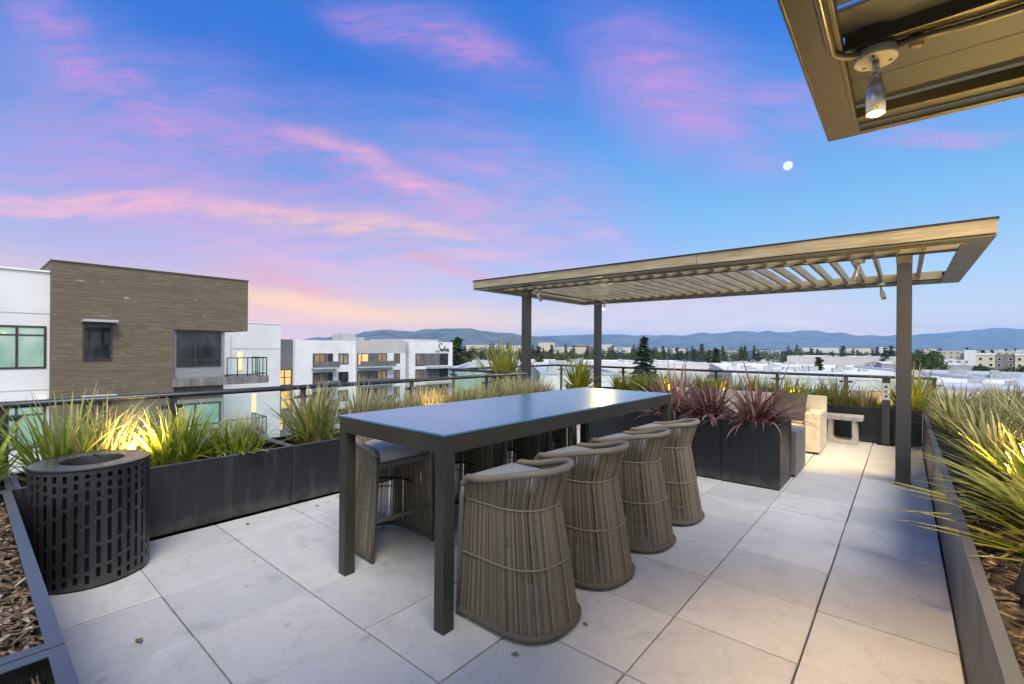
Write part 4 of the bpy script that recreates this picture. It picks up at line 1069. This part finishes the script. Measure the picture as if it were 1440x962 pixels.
# cream apartments with modelled windows
xa, ya = field(1351, 262); C3 = thing('apartment_building', 'cream and taupe three storey apartments at the right', 'building', (xa, ya, GZ), -.05)
H3 = level(1400, 500, 262) - GZ
MB().box(0, 1.4, .6, 16, 0, H3 + 1).build('side_wall', M['taupe_wall'], C3)
MB().box(1.41, 6.2, -.6, 16, 0, H3 + 3.0).build('stair_tower', M['white_wall'], C3)
xx = 6.25
for k, (w, c) in enumerate(((7.2, 'cream_wall'), (7.4, 'taupe_wall'), (7.6, 'cream_wall'), (7.4, 'taupe_wall'), (8, 'cream_wall'), (8, 'taupe_wall'))):
    MB().box(xx, xx + w - .05, -.3 if c == 'cream_wall' else .3, 16, 0, H3 + (.3 if c == 'cream_wall' else .8)).build('wall', M[c], C3)
    if c == 'cream_wall': MB().box(xx - .2, xx + w + .15, -.6, 16.1, H3 + .31, H3 + 1.3).build('cornice', M['white_trim'], C3)
    fy = -.3 if c == 'cream_wall' else .3
    for r_ in range(4):
        for q in (.9, w - 2.3):
            f = MB().box(xx + q, xx + q + 1.5, fy - .08, fy - .002, H3 - 2.6 - 3.3 * r_, H3 - 1.0 - 3.3 * r_).build('window', M['white_trim'], C3)
            MB().box(xx + q + .15, xx + q + 1.35, fy - .11, fy - .081, H3 - 2.45 - 3.3 * r_, H3 - 1.15 - 3.3 * r_).build('pane', M['pane_dark'], f)
    xx += w
block(1300, 1460, 494.5, 420, 30, 'far_cream', 'roof_white', 'long white terrace roofline behind the cream apartments', 'building', 0.0, None, 3, .5)
# skyline
SKY = [(655, 737, 486, 900, 'far_cream', 'long cream office block left of the spiky plant', 6), (757, 780, 482.5, 820, 'far_cream', 'tall cream office block between the two left pergola posts', 2), (781, 826, 489, 860, 'far_cream', 'low cream offices beside the tall cream block', 3),
       (810, 825, 485.5, 1100, 'far_brown', 'small brown tower left of the far pergola post', 1), (828, 840, 486, 1150, 'far_brown', 'small brown tower right behind the far pergola post', 1), (846, 862, 485, 1000, 'far_white', 'white block with stepped top right of the far left pergola post', 2),
       (858, 888, 489, 900, 'far_white', 'low white offices left of the tall conifer', 3), (925, 942, 490, 1200, 'far_white', 'tiny pale block right of the tall conifer', 1), (946, 966, 491, 1000, 'far_cream', 'tiny cream block on the skyline above the white shed', 1),
       (985, 1000, 491, 1300, 'far_white', 'tiny white block left of the round green conifer', 1), (1012, 1040, 493, 800, 'far_white', 'white offices right of the round green conifer', 2), (1062, 1098, 494, 700, 'far_grey', 'grey offices left of the blank warehouse', 3),
       (1128, 1180, 489.5, 1500, 'far_white', 'pale skyline block above the blank warehouse', 2), (1190, 1240, 490.5, 1200, 'far_cream', 'long low cream block on the skyline left of the pergola post', 3), (1236, 1259, 489, 1100, 'far_white', 'white block on the skyline touching the pergola post', 2),
       (1300, 1316, 491, 1400, 'far_white', 'tiny white block above the round broadleaf tree', 1), (1386, 1440, 492.5, 900, 'far_white', 'pale block rising over the cream apartments', 2)]
for a in SKY: block(a[0], a[1], a[2], a[3], 25, a[4], 'roof_white', a[5], 'office_building', None, None, a[6], .6)
rb = random.Random(23); GT = 'small far buildings scattered over the town'
for i in range(70):
    px = rb.uniform(640, 1450); fd = rb.uniform(320, 1700); wpx = rb.uniform(14, 60) * 500 / (fd + 300)
    yt = 490 + (rb.uniform(8.5, 14.5)) * FPX / fd + ROLL * (px - 720)
    block(px, px + wpx, yt, fd, rb.uniform(15, 45), rb.choice(('far_white', 'far_cream', 'far_grey', 'shed', 'far_white')), rb.choice(('roof_white', 'roof_white', 'roof_blue')), 'small pale flat roofed building far off in the town', 'building', None, GT, 5 if fd < 600 else 2 if fd < 900 else 0, .4)

# ------------------------------------------------------------------ trees
def conifer(h, r, n, seed, full=1.0):
    q = random.Random(seed); m = MB(); whorls = int(h * 1.35)
    for w in range(whorls):
        f = (w + .5) / whorls; z = h * (.10 + .90 * f); R_ = r * (1 - f) ** .85 * q.uniform(.72, 1.12) + .06 * r
        for b in range(max(4, int(12 * (1 - f * .6)))):
            az = q.uniform(0, 6.28); L = R_ * q.uniform(.55, 1.12); dz = -.25 * L
            for k in range(max(2, int(n * (1 - f * .5)))):
                t = (k + q.random()) / n; t = min(1, t)
                x, y, zz = L * t * cos(az), L * t * sin(az), z + dz * t * t + q.uniform(-.25, .25)
                s = (.6 + .5 * q.random()) * h * .052 * (1.3 - .5 * t)
                a, c = q.uniform(0, 6.28), q.uniform(-.5, .5)
                d1 = Vector((cos(az + q.uniform(-.9, .9)), sin(az + q.uniform(-.9, .9)), -.25 + q.uniform(-.3, .3))) * s * 1.5
                d2 = Vector((-sin(a), cos(a), c)) * s * .7
                p = Vector((x, y, zz)); m.quad(p - d1 * .4 - d2 * .4, p + d1 * .3 - d2, p + d1, p + d1 * .2 + d2)
    return m
def broad(h, r, n, seed, base=.28):
    q = random.Random(seed); m = MB(); lobes = []
    for k in range(11):
        az = q.uniform(0, 6.28); rr = r * .6 * sqrt(q.random()); lobes.append((rr * cos(az), rr * sin(az), h * (base + .18 + (.70 - base) * q.random()), r * q.uniform(.30, .52)))
    for _ in range(n):
        lx, ly, lz, lr = q.choice(lobes)
        d = Vector((q.gauss(0, 1), q.gauss(0, 1), q.gauss(0, 1))).normalized() * lr * q.uniform(.55, 1.08) ** .6
        p = Vector((lx, ly, lz)) + Vector((d.x, d.y, d.z * .85)); s = h * .030 * q.uniform(.5, 1.3)
        a = Vector((q.gauss(0, 1), q.gauss(0, 1), q.gauss(0, 1))).normalized(); b = a.cross(Vector((q.gauss(0, 1), q.gauss(0, 1), q.gauss(0, 1)))).normalized()
        m.quad(p - a * s, p - b * s * .7, p + a * s, p + b * s * .7)
    return m
def limbs(h, r, seed, con=False):
    q = random.Random(seed); m = MB()
    m.tube([(0, 0, 0), (.02 * h * q.uniform(-1, 1), 0, h * .35), (0, .02 * h * q.uniform(-1, 1), h * (.95 if con else .7))], [h * .022, h * .016, h * .004], 7)
    if not con:
        for k in range(6):
            a = q.uniform(0, 6.28); z = h * q.uniform(.25, .45)
            m.tube([(0, 0, z), (r * .35 * cos(a), r * .35 * sin(a), z + h * .14), (r * .6 * cos(a), r * .6 * sin(a), z + h * .26)], [h * .010, h * .006, h * .002], 5)
    return m
def make_tree(kind, h, r, seed, n):
    if kind == 'conifer': return conifer(h, r, n, seed).mesh('crown', M['conifer']), limbs(h, r, seed, True).mesh('trunk', M['bark'])
    return broad(h, r, n, seed).mesh('crown', M['broad' if kind == 'broad' else 'dull']), limbs(h, r, seed).mesh('trunk', M['bark'])
NM = {'conifer': 'conifer_tree', 'broad': 'broadleaf_tree', 'dull': 'broadleaf_tree'}
def tree(kind, meshes, x, y, label, s=1.0, group=None, rz=0, sw=None):
    t = thing(NM[kind], label, 'tree', (x, y, GZ), rz, group); t.scale = (sw or s, sw or s, s)
    for nm, me in zip(('crown', 'trunk'), meshes):
        o = bpy.data.objects.new(nm, me); COL.objects.link(o); o.parent = t
    return t
cbig = make_tree('conifer', 22, 8.5, 5, 10); cmid = make_tree('conifer', 16, 6.6, 8, 9); bbig = make_tree('broad', 13, 7, 3, 5200); bwide = make_tree('broad', 12, 8, 9, 4200)
far = {'conifer': [make_tree('conifer', 14, 5.0, 30 + i, 5) for i in range(3)], 'broad': [make_tree('broad', 11, 5.5, 40 + i, 800) for i in range(3)], 'dull': [make_tree('dull', 10, 5.5, 50 + i, 700) for i in range(3)]}
def stand(kind, me, px, ytop, fd, base_h, label, sw=None):
    x, y = field(px, fd); s = (level(px, ytop, fd) - GZ) / base_h
    return tree(kind, me, x, y, label, s, None, px, sw or s)
stand('conifer', cbig, 905, 474, 205, 22, 'tallest lone conifer rising over the white shed near the middle', 1.15)
stand('conifer', cbig, 642, 475, 150, 22, 'dark pointed conifer beside the right end of the sign wall', .95)
stand('conifer', cmid, 1007, 490, 205, 16, 'bushy round conifer right of the tall lone conifer', 1.15)
stand('conifer', cmid, 1152, 502, 150, 16, 'small bushy conifer in front of the blank white warehouse', .9)
stand('broad', bbig, 1305, 497, 200, 13, 'full green broadleaf tree right of the near pergola post', 1.05)
stand('conifer', cmid, 758, 487, 240, 16, 'pyramid conifer just right of the near left pergola post', 1.3)
stand('broad', bwide, 1392, 515, 205, 12, 'wide green tree crown in front of the cream apartments, left one', 1.0)
stand('broad', bwide, 1432, 514, 205, 12, 'wide green tree crown in front of the cream apartments, right one', 1.0)
stand('conifer', cmid, 1382, 492, 330, 16, 'dark conifer rising behind the white stair tower of the cream apartments', 1.1)
stand('conifer', cmid, 1395, 492, 345, 16, 'second dark conifer behind the cream apartments', 1.0)
stand('broad', bbig, 793, 502, 210, 13, 'dark rounded tree between the two left pergola posts', .9)
stand('conifer', cmid, 660, 492, 190, 16, 'shorter conifer right of the dark pointed conifer by the sign wall', 1.0)
stand('broad', bwide, 655, 505, 170, 12, 'bushy tree at the foot of the conifers by the sign wall', 1.1)
rt = random.Random(31)
LBL = {'conifer': 'small dark conifer far off among the white roofs', 'broad': 'small green tree far off among the white roofs', 'dull': 'small dull brownish tree far off among the white roofs'}
for i in range(285):
    px = rt.uniform(640, 1455); fd = rt.choice((rt.uniform(290, 480), rt.uniform(420, 900), rt.uniform(420, 800)))
    k = rt.choice(('conifer', 'conifer', 'broad', 'dull', 'dull'))
    x, y = field(px, fd); tree(k, rt.choice(far[k]), x, y, LBL[k], rt.uniform(1.0, 1.65) * (1.25 if fd > 600 else 1.05), 'trees scattered over the far town', rt.uniform(0, 6))
# a far wood that reads as one mass on the plain
m = MB(); rw = random.Random(77)
for i in range(3600):
    px = rw.uniform(560, 1500); fd = rw.choice((rw.uniform(800, 1500), rw.uniform(1100, 3600))); x, y = field(px, fd)
    h = rw.uniform(7, 15); w = rw.uniform(6, 14)
    for k in range(4):
        c = Vector((x + rw.uniform(-w, w) * .5, y + rw.uniform(-w, w) * .5, GZ + h * rw.uniform(.3, .75))); a = rw.uniform(0, 3.14); t_ = rw.uniform(-.5, .5)
        u = Vector((cos(a), sin(a), 0)) * w * .5; v = Vector((0, 0, 1)) * h * .32 + Vector((-sin(a), cos(a), 0)) * t_ * h * .3
        m.quad(c - u, c - v, c + u, c + v)
tag(m.build('distant_woods', M['conifer']), 'belt of far trees between town and hills', 'woods', None, 'stuff')

# ------------------------------------------------------------------ hills
def hills(name, prof, dist, deep, seed, mat, amp=1.0, n=260, rows=26):
    """prof: (bearing px, crest height px above horizon). A real slope from its foot to the crest and down behind"""
    from mathutils import noise as nz
    m = MB(); p0, p1 = prof[0][0], prof[-1][0]
    def crest(px):
        for (a, ha), (b, hb) in zip(prof, prof[1:]):
            if a <= px <= b:
                t = (px - a) / (b - a); t = t * t * (3 - 2 * t); return ha + (hb - ha) * t
        return prof[-1][1]
    for j in range(rows + 1):
        f = j / rows; fd = dist + deep * f
        for i in range(n + 1):
            px = p0 + (p1 - p0) * i / n
            x, y = field(px, fd); H = crest(px) * (dist + deep * .8) / FPX
            g = f / .8 if f <= .8 else max(0, 1 - (f - .8) / .2 * .5)
            shape = g ** 1.25
            rg = 1 - abs(nz.noise(Vector((x / 620, y / 620, seed)))) * 1.5
            r2 = nz.noise(Vector((x / 210, y / 210, seed + 4)))
            z = GZ - 6 + (H + 18) * shape * (1 + amp * (.34 * (rg - .72) + .09 * r2) * (1 - abs(g) ** 3 * .75))
            m.v.append((x, y, z))
    for j in range(rows):
        for i in range(n):
            k = j * (n + 1) + i; m.face((k, k + 1, k + n + 2, k + n + 1), True)
    return tag(m.build(name, mat), None, None, None, 'structure')
hm1 = simple('wooded_hillside', (0.020, 0.030, 0.022), (0.15, 0.14, 0.085), 0.0042, 0.95, detail=8)
hm2 = simple('far_hillside', (0.02, 0.032, 0.025), (0.17, 0.16, 0.11), 0.003, 0.95, detail=8)
hills('near_hills', [(380, 2), (452, 13), (500, 20), (535, 25), (575, 22), (610, 26), (655, 27.5), (700, 22), (745, 17), (800, 10), (860, 4), (900, 0)], 5600, 2600, 3, hm1, 1.9)
hills('far_hills', [(600, 10), (700, 15), (760, 17.5), (840, 20.5), (920, 20), (1000, 24), (1050, 27), (1130, 28.5), (1180, 26), (1215, 23), (1260, 23.5), (1310, 25), (1350, 29), (1400, 34), (1450, 33), (1520, 30), (1620, 20)], 8200, 3600, 9, hm2, 1.15)

# ------------------------------------------------------------------ moon
um, vm = (1106 - 720) / FPX, (489.155 + ROLL * 386 - 233) / FPX
Fw, Rt = Vector((-sin(YAW), cos(YAW), 0)), Vector((cos(YAW), sin(YAW), 0))
md = (Fw + Rt * um + Vector((0, 0, 1)) * vm).normalized() * 20000
bm = bmesh.new(); bmesh.ops.create_icosphere(bm, subdivisions=4, radius=150); me = bpy.data.meshes.new('moon'); bm.to_mesh(me); bm.free(); me.materials.append(M['moon'])
for p in me.polygons: p.use_smooth = True
o = bpy.data.objects.new('moon', me); COL.objects.link(o); o.location = md; tag(o, 'small white moon in the blue sky above the pergola', 'moon')

# ------------------------------------------------------------------ haze
HAZE = True
if HAZE:
    t = NT('evening_haze'); pv = t.n('ShaderNodeVolumePrincipled'); pv.inputs['Color'].default_value = (.30, .60, 1.0, 1); pv.inputs['Density'].default_value = 5.5e-5
    pv.inputs['Anisotropy'].default_value = 0.0; t.l(pv.outputs[0], t.out.inputs['Volume'])
    tag(MB().box(-16100, 9100, -3100, 16100, GZ - 7.5, 612).build('haze', t.m), 'thin blue evening haze over the plain and hills', 'haze', None, 'stuff')

# ------------------------------------------------------------------ world
W = bpy.data.worlds.new('World'); SC.world = W; W.use_nodes = True; nt = W.node_tree; nt.nodes.clear()
class WT(NT):
    def __init__(s): s.t = nt; s.m = None
w = WT()
outw = nt.nodes.new('ShaderNodeOutputWorld'); bg = nt.nodes.new('ShaderNodeBackground')
tc = w.n('ShaderNodeTexCoord'); D_ = tc.outputs['Generated']
def dot(v):
    x = w.n('ShaderNodeVectorMath', operation='DOT_PRODUCT'); w.l(D_, x.inputs[0]); x.inputs[1].default_value = v; return x.outputs['Value']
fw, rt, up = dot(tuple(Fw)), dot(tuple(Rt)), dot((0, 0, 1))
fc = w.math('MAXIMUM', fw, .12)
U, V = w.math('DIVIDE', rt, fc), w.math('DIVIDE', up, fc)
L_ = w.ramp(up, [(0.0, s2l((246, 205, 174))), (.05, s2l((242, 190, 172))), (.10, s2l((212, 182, 192))), (.19, s2l((158, 174, 212))), (.32, s2l((92, 147, 216))), (.48, s2l((38, 110, 210))), (1.0, s2l((18, 76, 184)))])
R_ = w.ramp(up, [(0.0, s2l((210, 198, 202))), (.05, s2l((192, 200, 214))), (.12, s2l((166, 197, 226))), (.24, s2l((124, 182, 230))), (.38, s2l((92, 157, 228))), (.52, s2l((40, 116, 216))), (1.0, s2l((18, 76, 184)))])
side = w.ramp(w.math('ADD', w.math('MULTIPLY', U, .5), .5), [(.20, (0, 0, 0)), (.62, (1, 1, 1))], 'EASE')
sky = w.mix(side, L_, R_)
glow = w.ramp(up, [(0.0, (1.75, 1.5, 1.3)), (.035, (1.5, 1.34, 1.2)), (.09, (1.22, 1.16, 1.12)), (.2, (1.04, 1.04, 1.06)), (.3, (1, 1, 1))])
# wispy coordinates of the cloud sheet
cmb = w.n('ShaderNodeCombineXYZ'); w.l(U, cmb.inputs[0]); w.l(V, cmb.inputs[1])
UV = cmb.outputs[0]
wn = w.n('ShaderNodeTexNoise'); wn.inputs['Scale'].default_value = 3.2; wn.inputs['Detail'].default_value = 5; w.l(UV, wn.inputs['Vector'])
sb = w.n('ShaderNodeVectorMath', operation='SUBTRACT'); w.l(wn.outputs['Color'], sb.inputs[0]); sb.inputs[1].default_value = (.5, .5, .5)
sc = w.n('ShaderNodeVectorMath', operation='SCALE'); w.l(sb.outputs[0], sc.inputs[0]); sc.inputs['Scale'].default_value = .10
ad = w.n('ShaderNodeVectorMath', operation='ADD'); w.l(UV, ad.inputs[0]); w.l(sc.outputs[0], ad.inputs[1]); WUV = ad.outputs[0]
def fibre(rot, sx, sy, scale, lo, hi):
    mp = w.n('ShaderNodeMapping'); mp.inputs['Rotation'].default_value = (0, 0, rot); mp.inputs['Scale'].default_value = (sx, sy, 1); w.l(WUV, mp.inputs[0])
    f = w.noise(mp.outputs[0], scale, 7, .62, .4)
    return w.ramp(f, [(lo, (0, 0, 0)), (hi, (1, 1, 1))], 'EASE')
FA = w.math('MULTIPLY', fibre(R(20), 1, 5.0, 3.4, .26, .70), w.math('MULTIPLY', fibre(R(24), 1, 3.5, 9.0, .12, .60), fibre(R(28), 1, 4.5, 22.0, -.1, .58)))
FB = w.math('MULTIPLY', fibre(R(6), 1, 8, 2.6, .26, .66), w.math('MULTIPLY', fibre(R(9), 1, 5, 8.0, .12, .58), fibre(R(12), 1, 6, 20.0, -.1, .58)))
def streak(x, y, hl, hw, deg, amt, fib, acc):
    u0, v0 = (x - 720) / FPX, (489 - y) / FPX
    mp = w.n('ShaderNodeMapping'); mp.vector_type = 'TEXTURE'
    mp.inputs['Location'].default_value = (u0, v0, 0); mp.inputs['Rotation'].default_value = (0, 0, -R(deg)); mp.inputs['Scale'].default_value = (hl / FPX, hw / FPX, 1)
    w.l(WUV, mp.inputs[0])
    ln = w.n('ShaderNodeVectorMath', operation='LENGTH'); w.l(mp.outputs[0], ln.inputs[0])
    mr = w.n('ShaderNodeMapRange', interpolation_type='SMOOTHERSTEP'); w.l(ln.outputs['Value'], mr.inputs[0])
    mr.inputs[1].default_value = 1.25; mr.inputs[2].default_value = 0.0; mr.inputs[3].default_value = 0; mr.inputs[4].default_value = amt
    f = mr.outputs[0]
    if fib is not None: f = w.math('MULTIPLY', f, fib)
    return f if acc is None else w.math('MAXIMUM', acc, f)
def layer(sky, lst, col):
    acc = None
    for a in lst: acc = streak(*a, acc)
    g = w.math('MULTIPLY', acc, w.math('GREATER_THAN', fw, .13))
    return w.mix(g, sky, s2l(col))
FV = fibre(R(14), 1, 2.2, 1.6, .12, .80)
sky = layer(sky, [(150, 225, 380, 110, 6, .75, FV), (640, 290, 360, 130, 22, .65, FV), (340, 200, 300, 100, 30, .60, FV), (960, 120, 240, 130, 25, .75, FV), (800, 330, 260, 90, 18, .65, FV), (260, 330, 460, 60, 2, .40, None), (80, 60, 170, 110, 40, .6, FV), (620, 60, 220, 70, 18, .5, FV), (1180, 170, 260, 60, 2, .40, FV)], (164, 152, 224))
sky = layer(sky, [(300, 240, 460, 190, 20, .50, FA), (120, 250, 300, 60, 4, .5, FB), (700, 250, 260, 120, 24, .45, FA), (95, 70, 160, 62, 48, .75, FA), (215, 165, 150, 62, 40, .85, FA), (360, 225, 220, 60, 25, .75, FA), (460, 232, 220, 50, 24, .75, FA), (560, 262, 220, 46, 22, .85, FA), (600, 52, 170, 36, 15, 1.0, FA), (660, 75, 150, 40, 22, .75, FA),
                  (950, 135, 170, 110, 32, .45, FV), (940, 120, 190, 90, 34, .8, FA), (1000, 190, 130, 60, 20, .6, FA), (915, 60, 90, 54, 30, .4, FA), (1100, 125, 120, 34, -4, .45, FA), (1310, 190, 160, 22, 2, .65, FA), (160, 182, 240, 22, 2, .55, FB), (1130, 160, 90, 26, 5, .4, FA)], (218, 146, 212))
sky = layer(sky, [(420, 340, 420, 70, 10, .60, FB), (700, 330, 200, 60, 16, .5, FB), (160, 292, 360, 26, 2, 1.0, FB), (80, 297, 180, 12, 0, .75, None), (360, 303, 300, 30, 6, 1.0, FB), (560, 330, 280, 36, 10, .9, FB), (430, 302, 160, 12, 5, .6, None), (560, 258, 220, 24, 24, .9, FA), (660, 345, 180, 20, 6, .7, FB), (780, 300, 170, 34, 26, .5, FA), (660, 285, 160, 16, 22, .6, FA)], (246, 178, 194))
sky = layer(sky, [(430, 412, 140, 36, 16, .95, FA), (440, 418, 100, 14, 14, .5, None), (640, 378, 100, 14, 12, .9, FB), (690, 384, 90, 14, 8, .5, FB), (380, 400, 110, 40, 10, .5, FB)], (234, 152, 164))
sky = layer(sky, [(470, 436, 280, 24, 8, 1.0, None), (500, 440, 280, 34, 5, 1.0, FB), (640, 448, 220, 26, 0, .8, FB), (480, 320, 230, 18, 6, .7, FB), (860, 430, 190, 28, -8, .45, FB), (560, 450, 300, 36, 0, .65, None)], (255, 205, 150))
sky = layer(sky, [(1080, 438, 240, 24, -1, .75, FB), (930, 440, 160, 22, -6, .7, FB), (1240, 448, 120, 14, 3, .7, FB), (1000, 432, 320, 46, 0, .60, None)], (216, 192, 206))
sky = layer(sky, [(1090, 458, 210, 11, -1, .95, FB), (960, 462, 90, 8, 0, .9, FB), (800, 458, 120, 9, 0, .7, FB), (1190, 462, 100, 8, 0, .7, FB)], (250, 218, 200))
sky = w.mix(1.0, sky, glow, 'MULTIPLY')
# behind the camera the unseen sky is brightened as added fill light for the terrace
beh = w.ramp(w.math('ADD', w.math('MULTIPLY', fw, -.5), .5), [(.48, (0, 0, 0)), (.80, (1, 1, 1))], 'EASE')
sky_fill = w.ramp(up, [(0.0, (1.45, 1.36, 1.3)), (.25, (1.4, 1.42, 1.5)), (.7, (1.15, 1.32, 1.58)), (1.0, (.6, .8, 1.15))])
sky = w.mix(beh, sky, sky_fill)
low = w.math('LESS_THAN', up, -.002); sky = w.mix(low, sky, (.22, .21, .20, 1))
nis = w.n('ShaderNodeTexSky', sky_type='NISHITA'); nis.sun_disc = False; nis.sun_elevation = R(42); nis.sun_rotation = R(160); nis.altitude = 40
nsc = w.n('ShaderNodeVectorMath', operation='SCALE'); w.l(nis.outputs[0], nsc.inputs[0]); nsc.inputs['Scale'].default_value = .02
add = w.mix(1.0, sky, nsc.outputs[0], 'ADD')
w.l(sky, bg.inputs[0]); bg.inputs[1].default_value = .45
nb = nt.nodes.new('ShaderNodeBackground'); w.l(nis.outputs[0], nb.inputs[0]); nb.inputs[1].default_value = 0.006
ash = nt.nodes.new('ShaderNodeAddShader'); w.l(bg.outputs[0], ash.inputs[0]); w.l(nb.outputs[0], ash.inputs[1]); w.l(ash.outputs[0], outw.inputs[0])

fill_sun = light('fill_sun', 'SUN', (0, 0, 30), 1.6, (1.0, .945, .86), angle=R(30)); aim(fill_sun, (-.52, .30, -.80))  # broad lamp added as soft fill; the real one has set

# ------------------------------------------------------------------ camera and view
cam = bpy.data.cameras.new('camera'); co = bpy.data.objects.new('camera', cam); COL.objects.link(co)
cam.sensor_width = 36; cam.lens = FPX / 1440 * 36; cam.clip_start = .05; cam.clip_end = 60000
cam.shift_y = (489.155 - 481) / 1440
co.matrix_world = Matrix.Translation((0, 0, EYE)) @ Matrix.Rotation(YAW, 4, 'Z') @ Matrix.Rotation(pi / 2, 4, 'X') @ Matrix.Rotation(ROLL, 4, 'Z')
SC.camera = co
SC.view_settings.view_transform = 'Standard'; SC.view_settings.look = 'None'; SC.view_settings.exposure = 1.2; SC.view_settings.gamma = 1.0
SC.render.engine = 'CYCLES'
cy = SC.cycles; cy.use_denoising = True; cy.max_bounces = 6; cy.diffuse_bounces = 3; cy.glossy_bounces = 3; cy.transparent_max_bounces = 24; cy.volume_bounces = 1; cy.sample_clamp_indirect = 4.0
SC.render.resolution_x, SC.render.resolution_y = 1024, 684
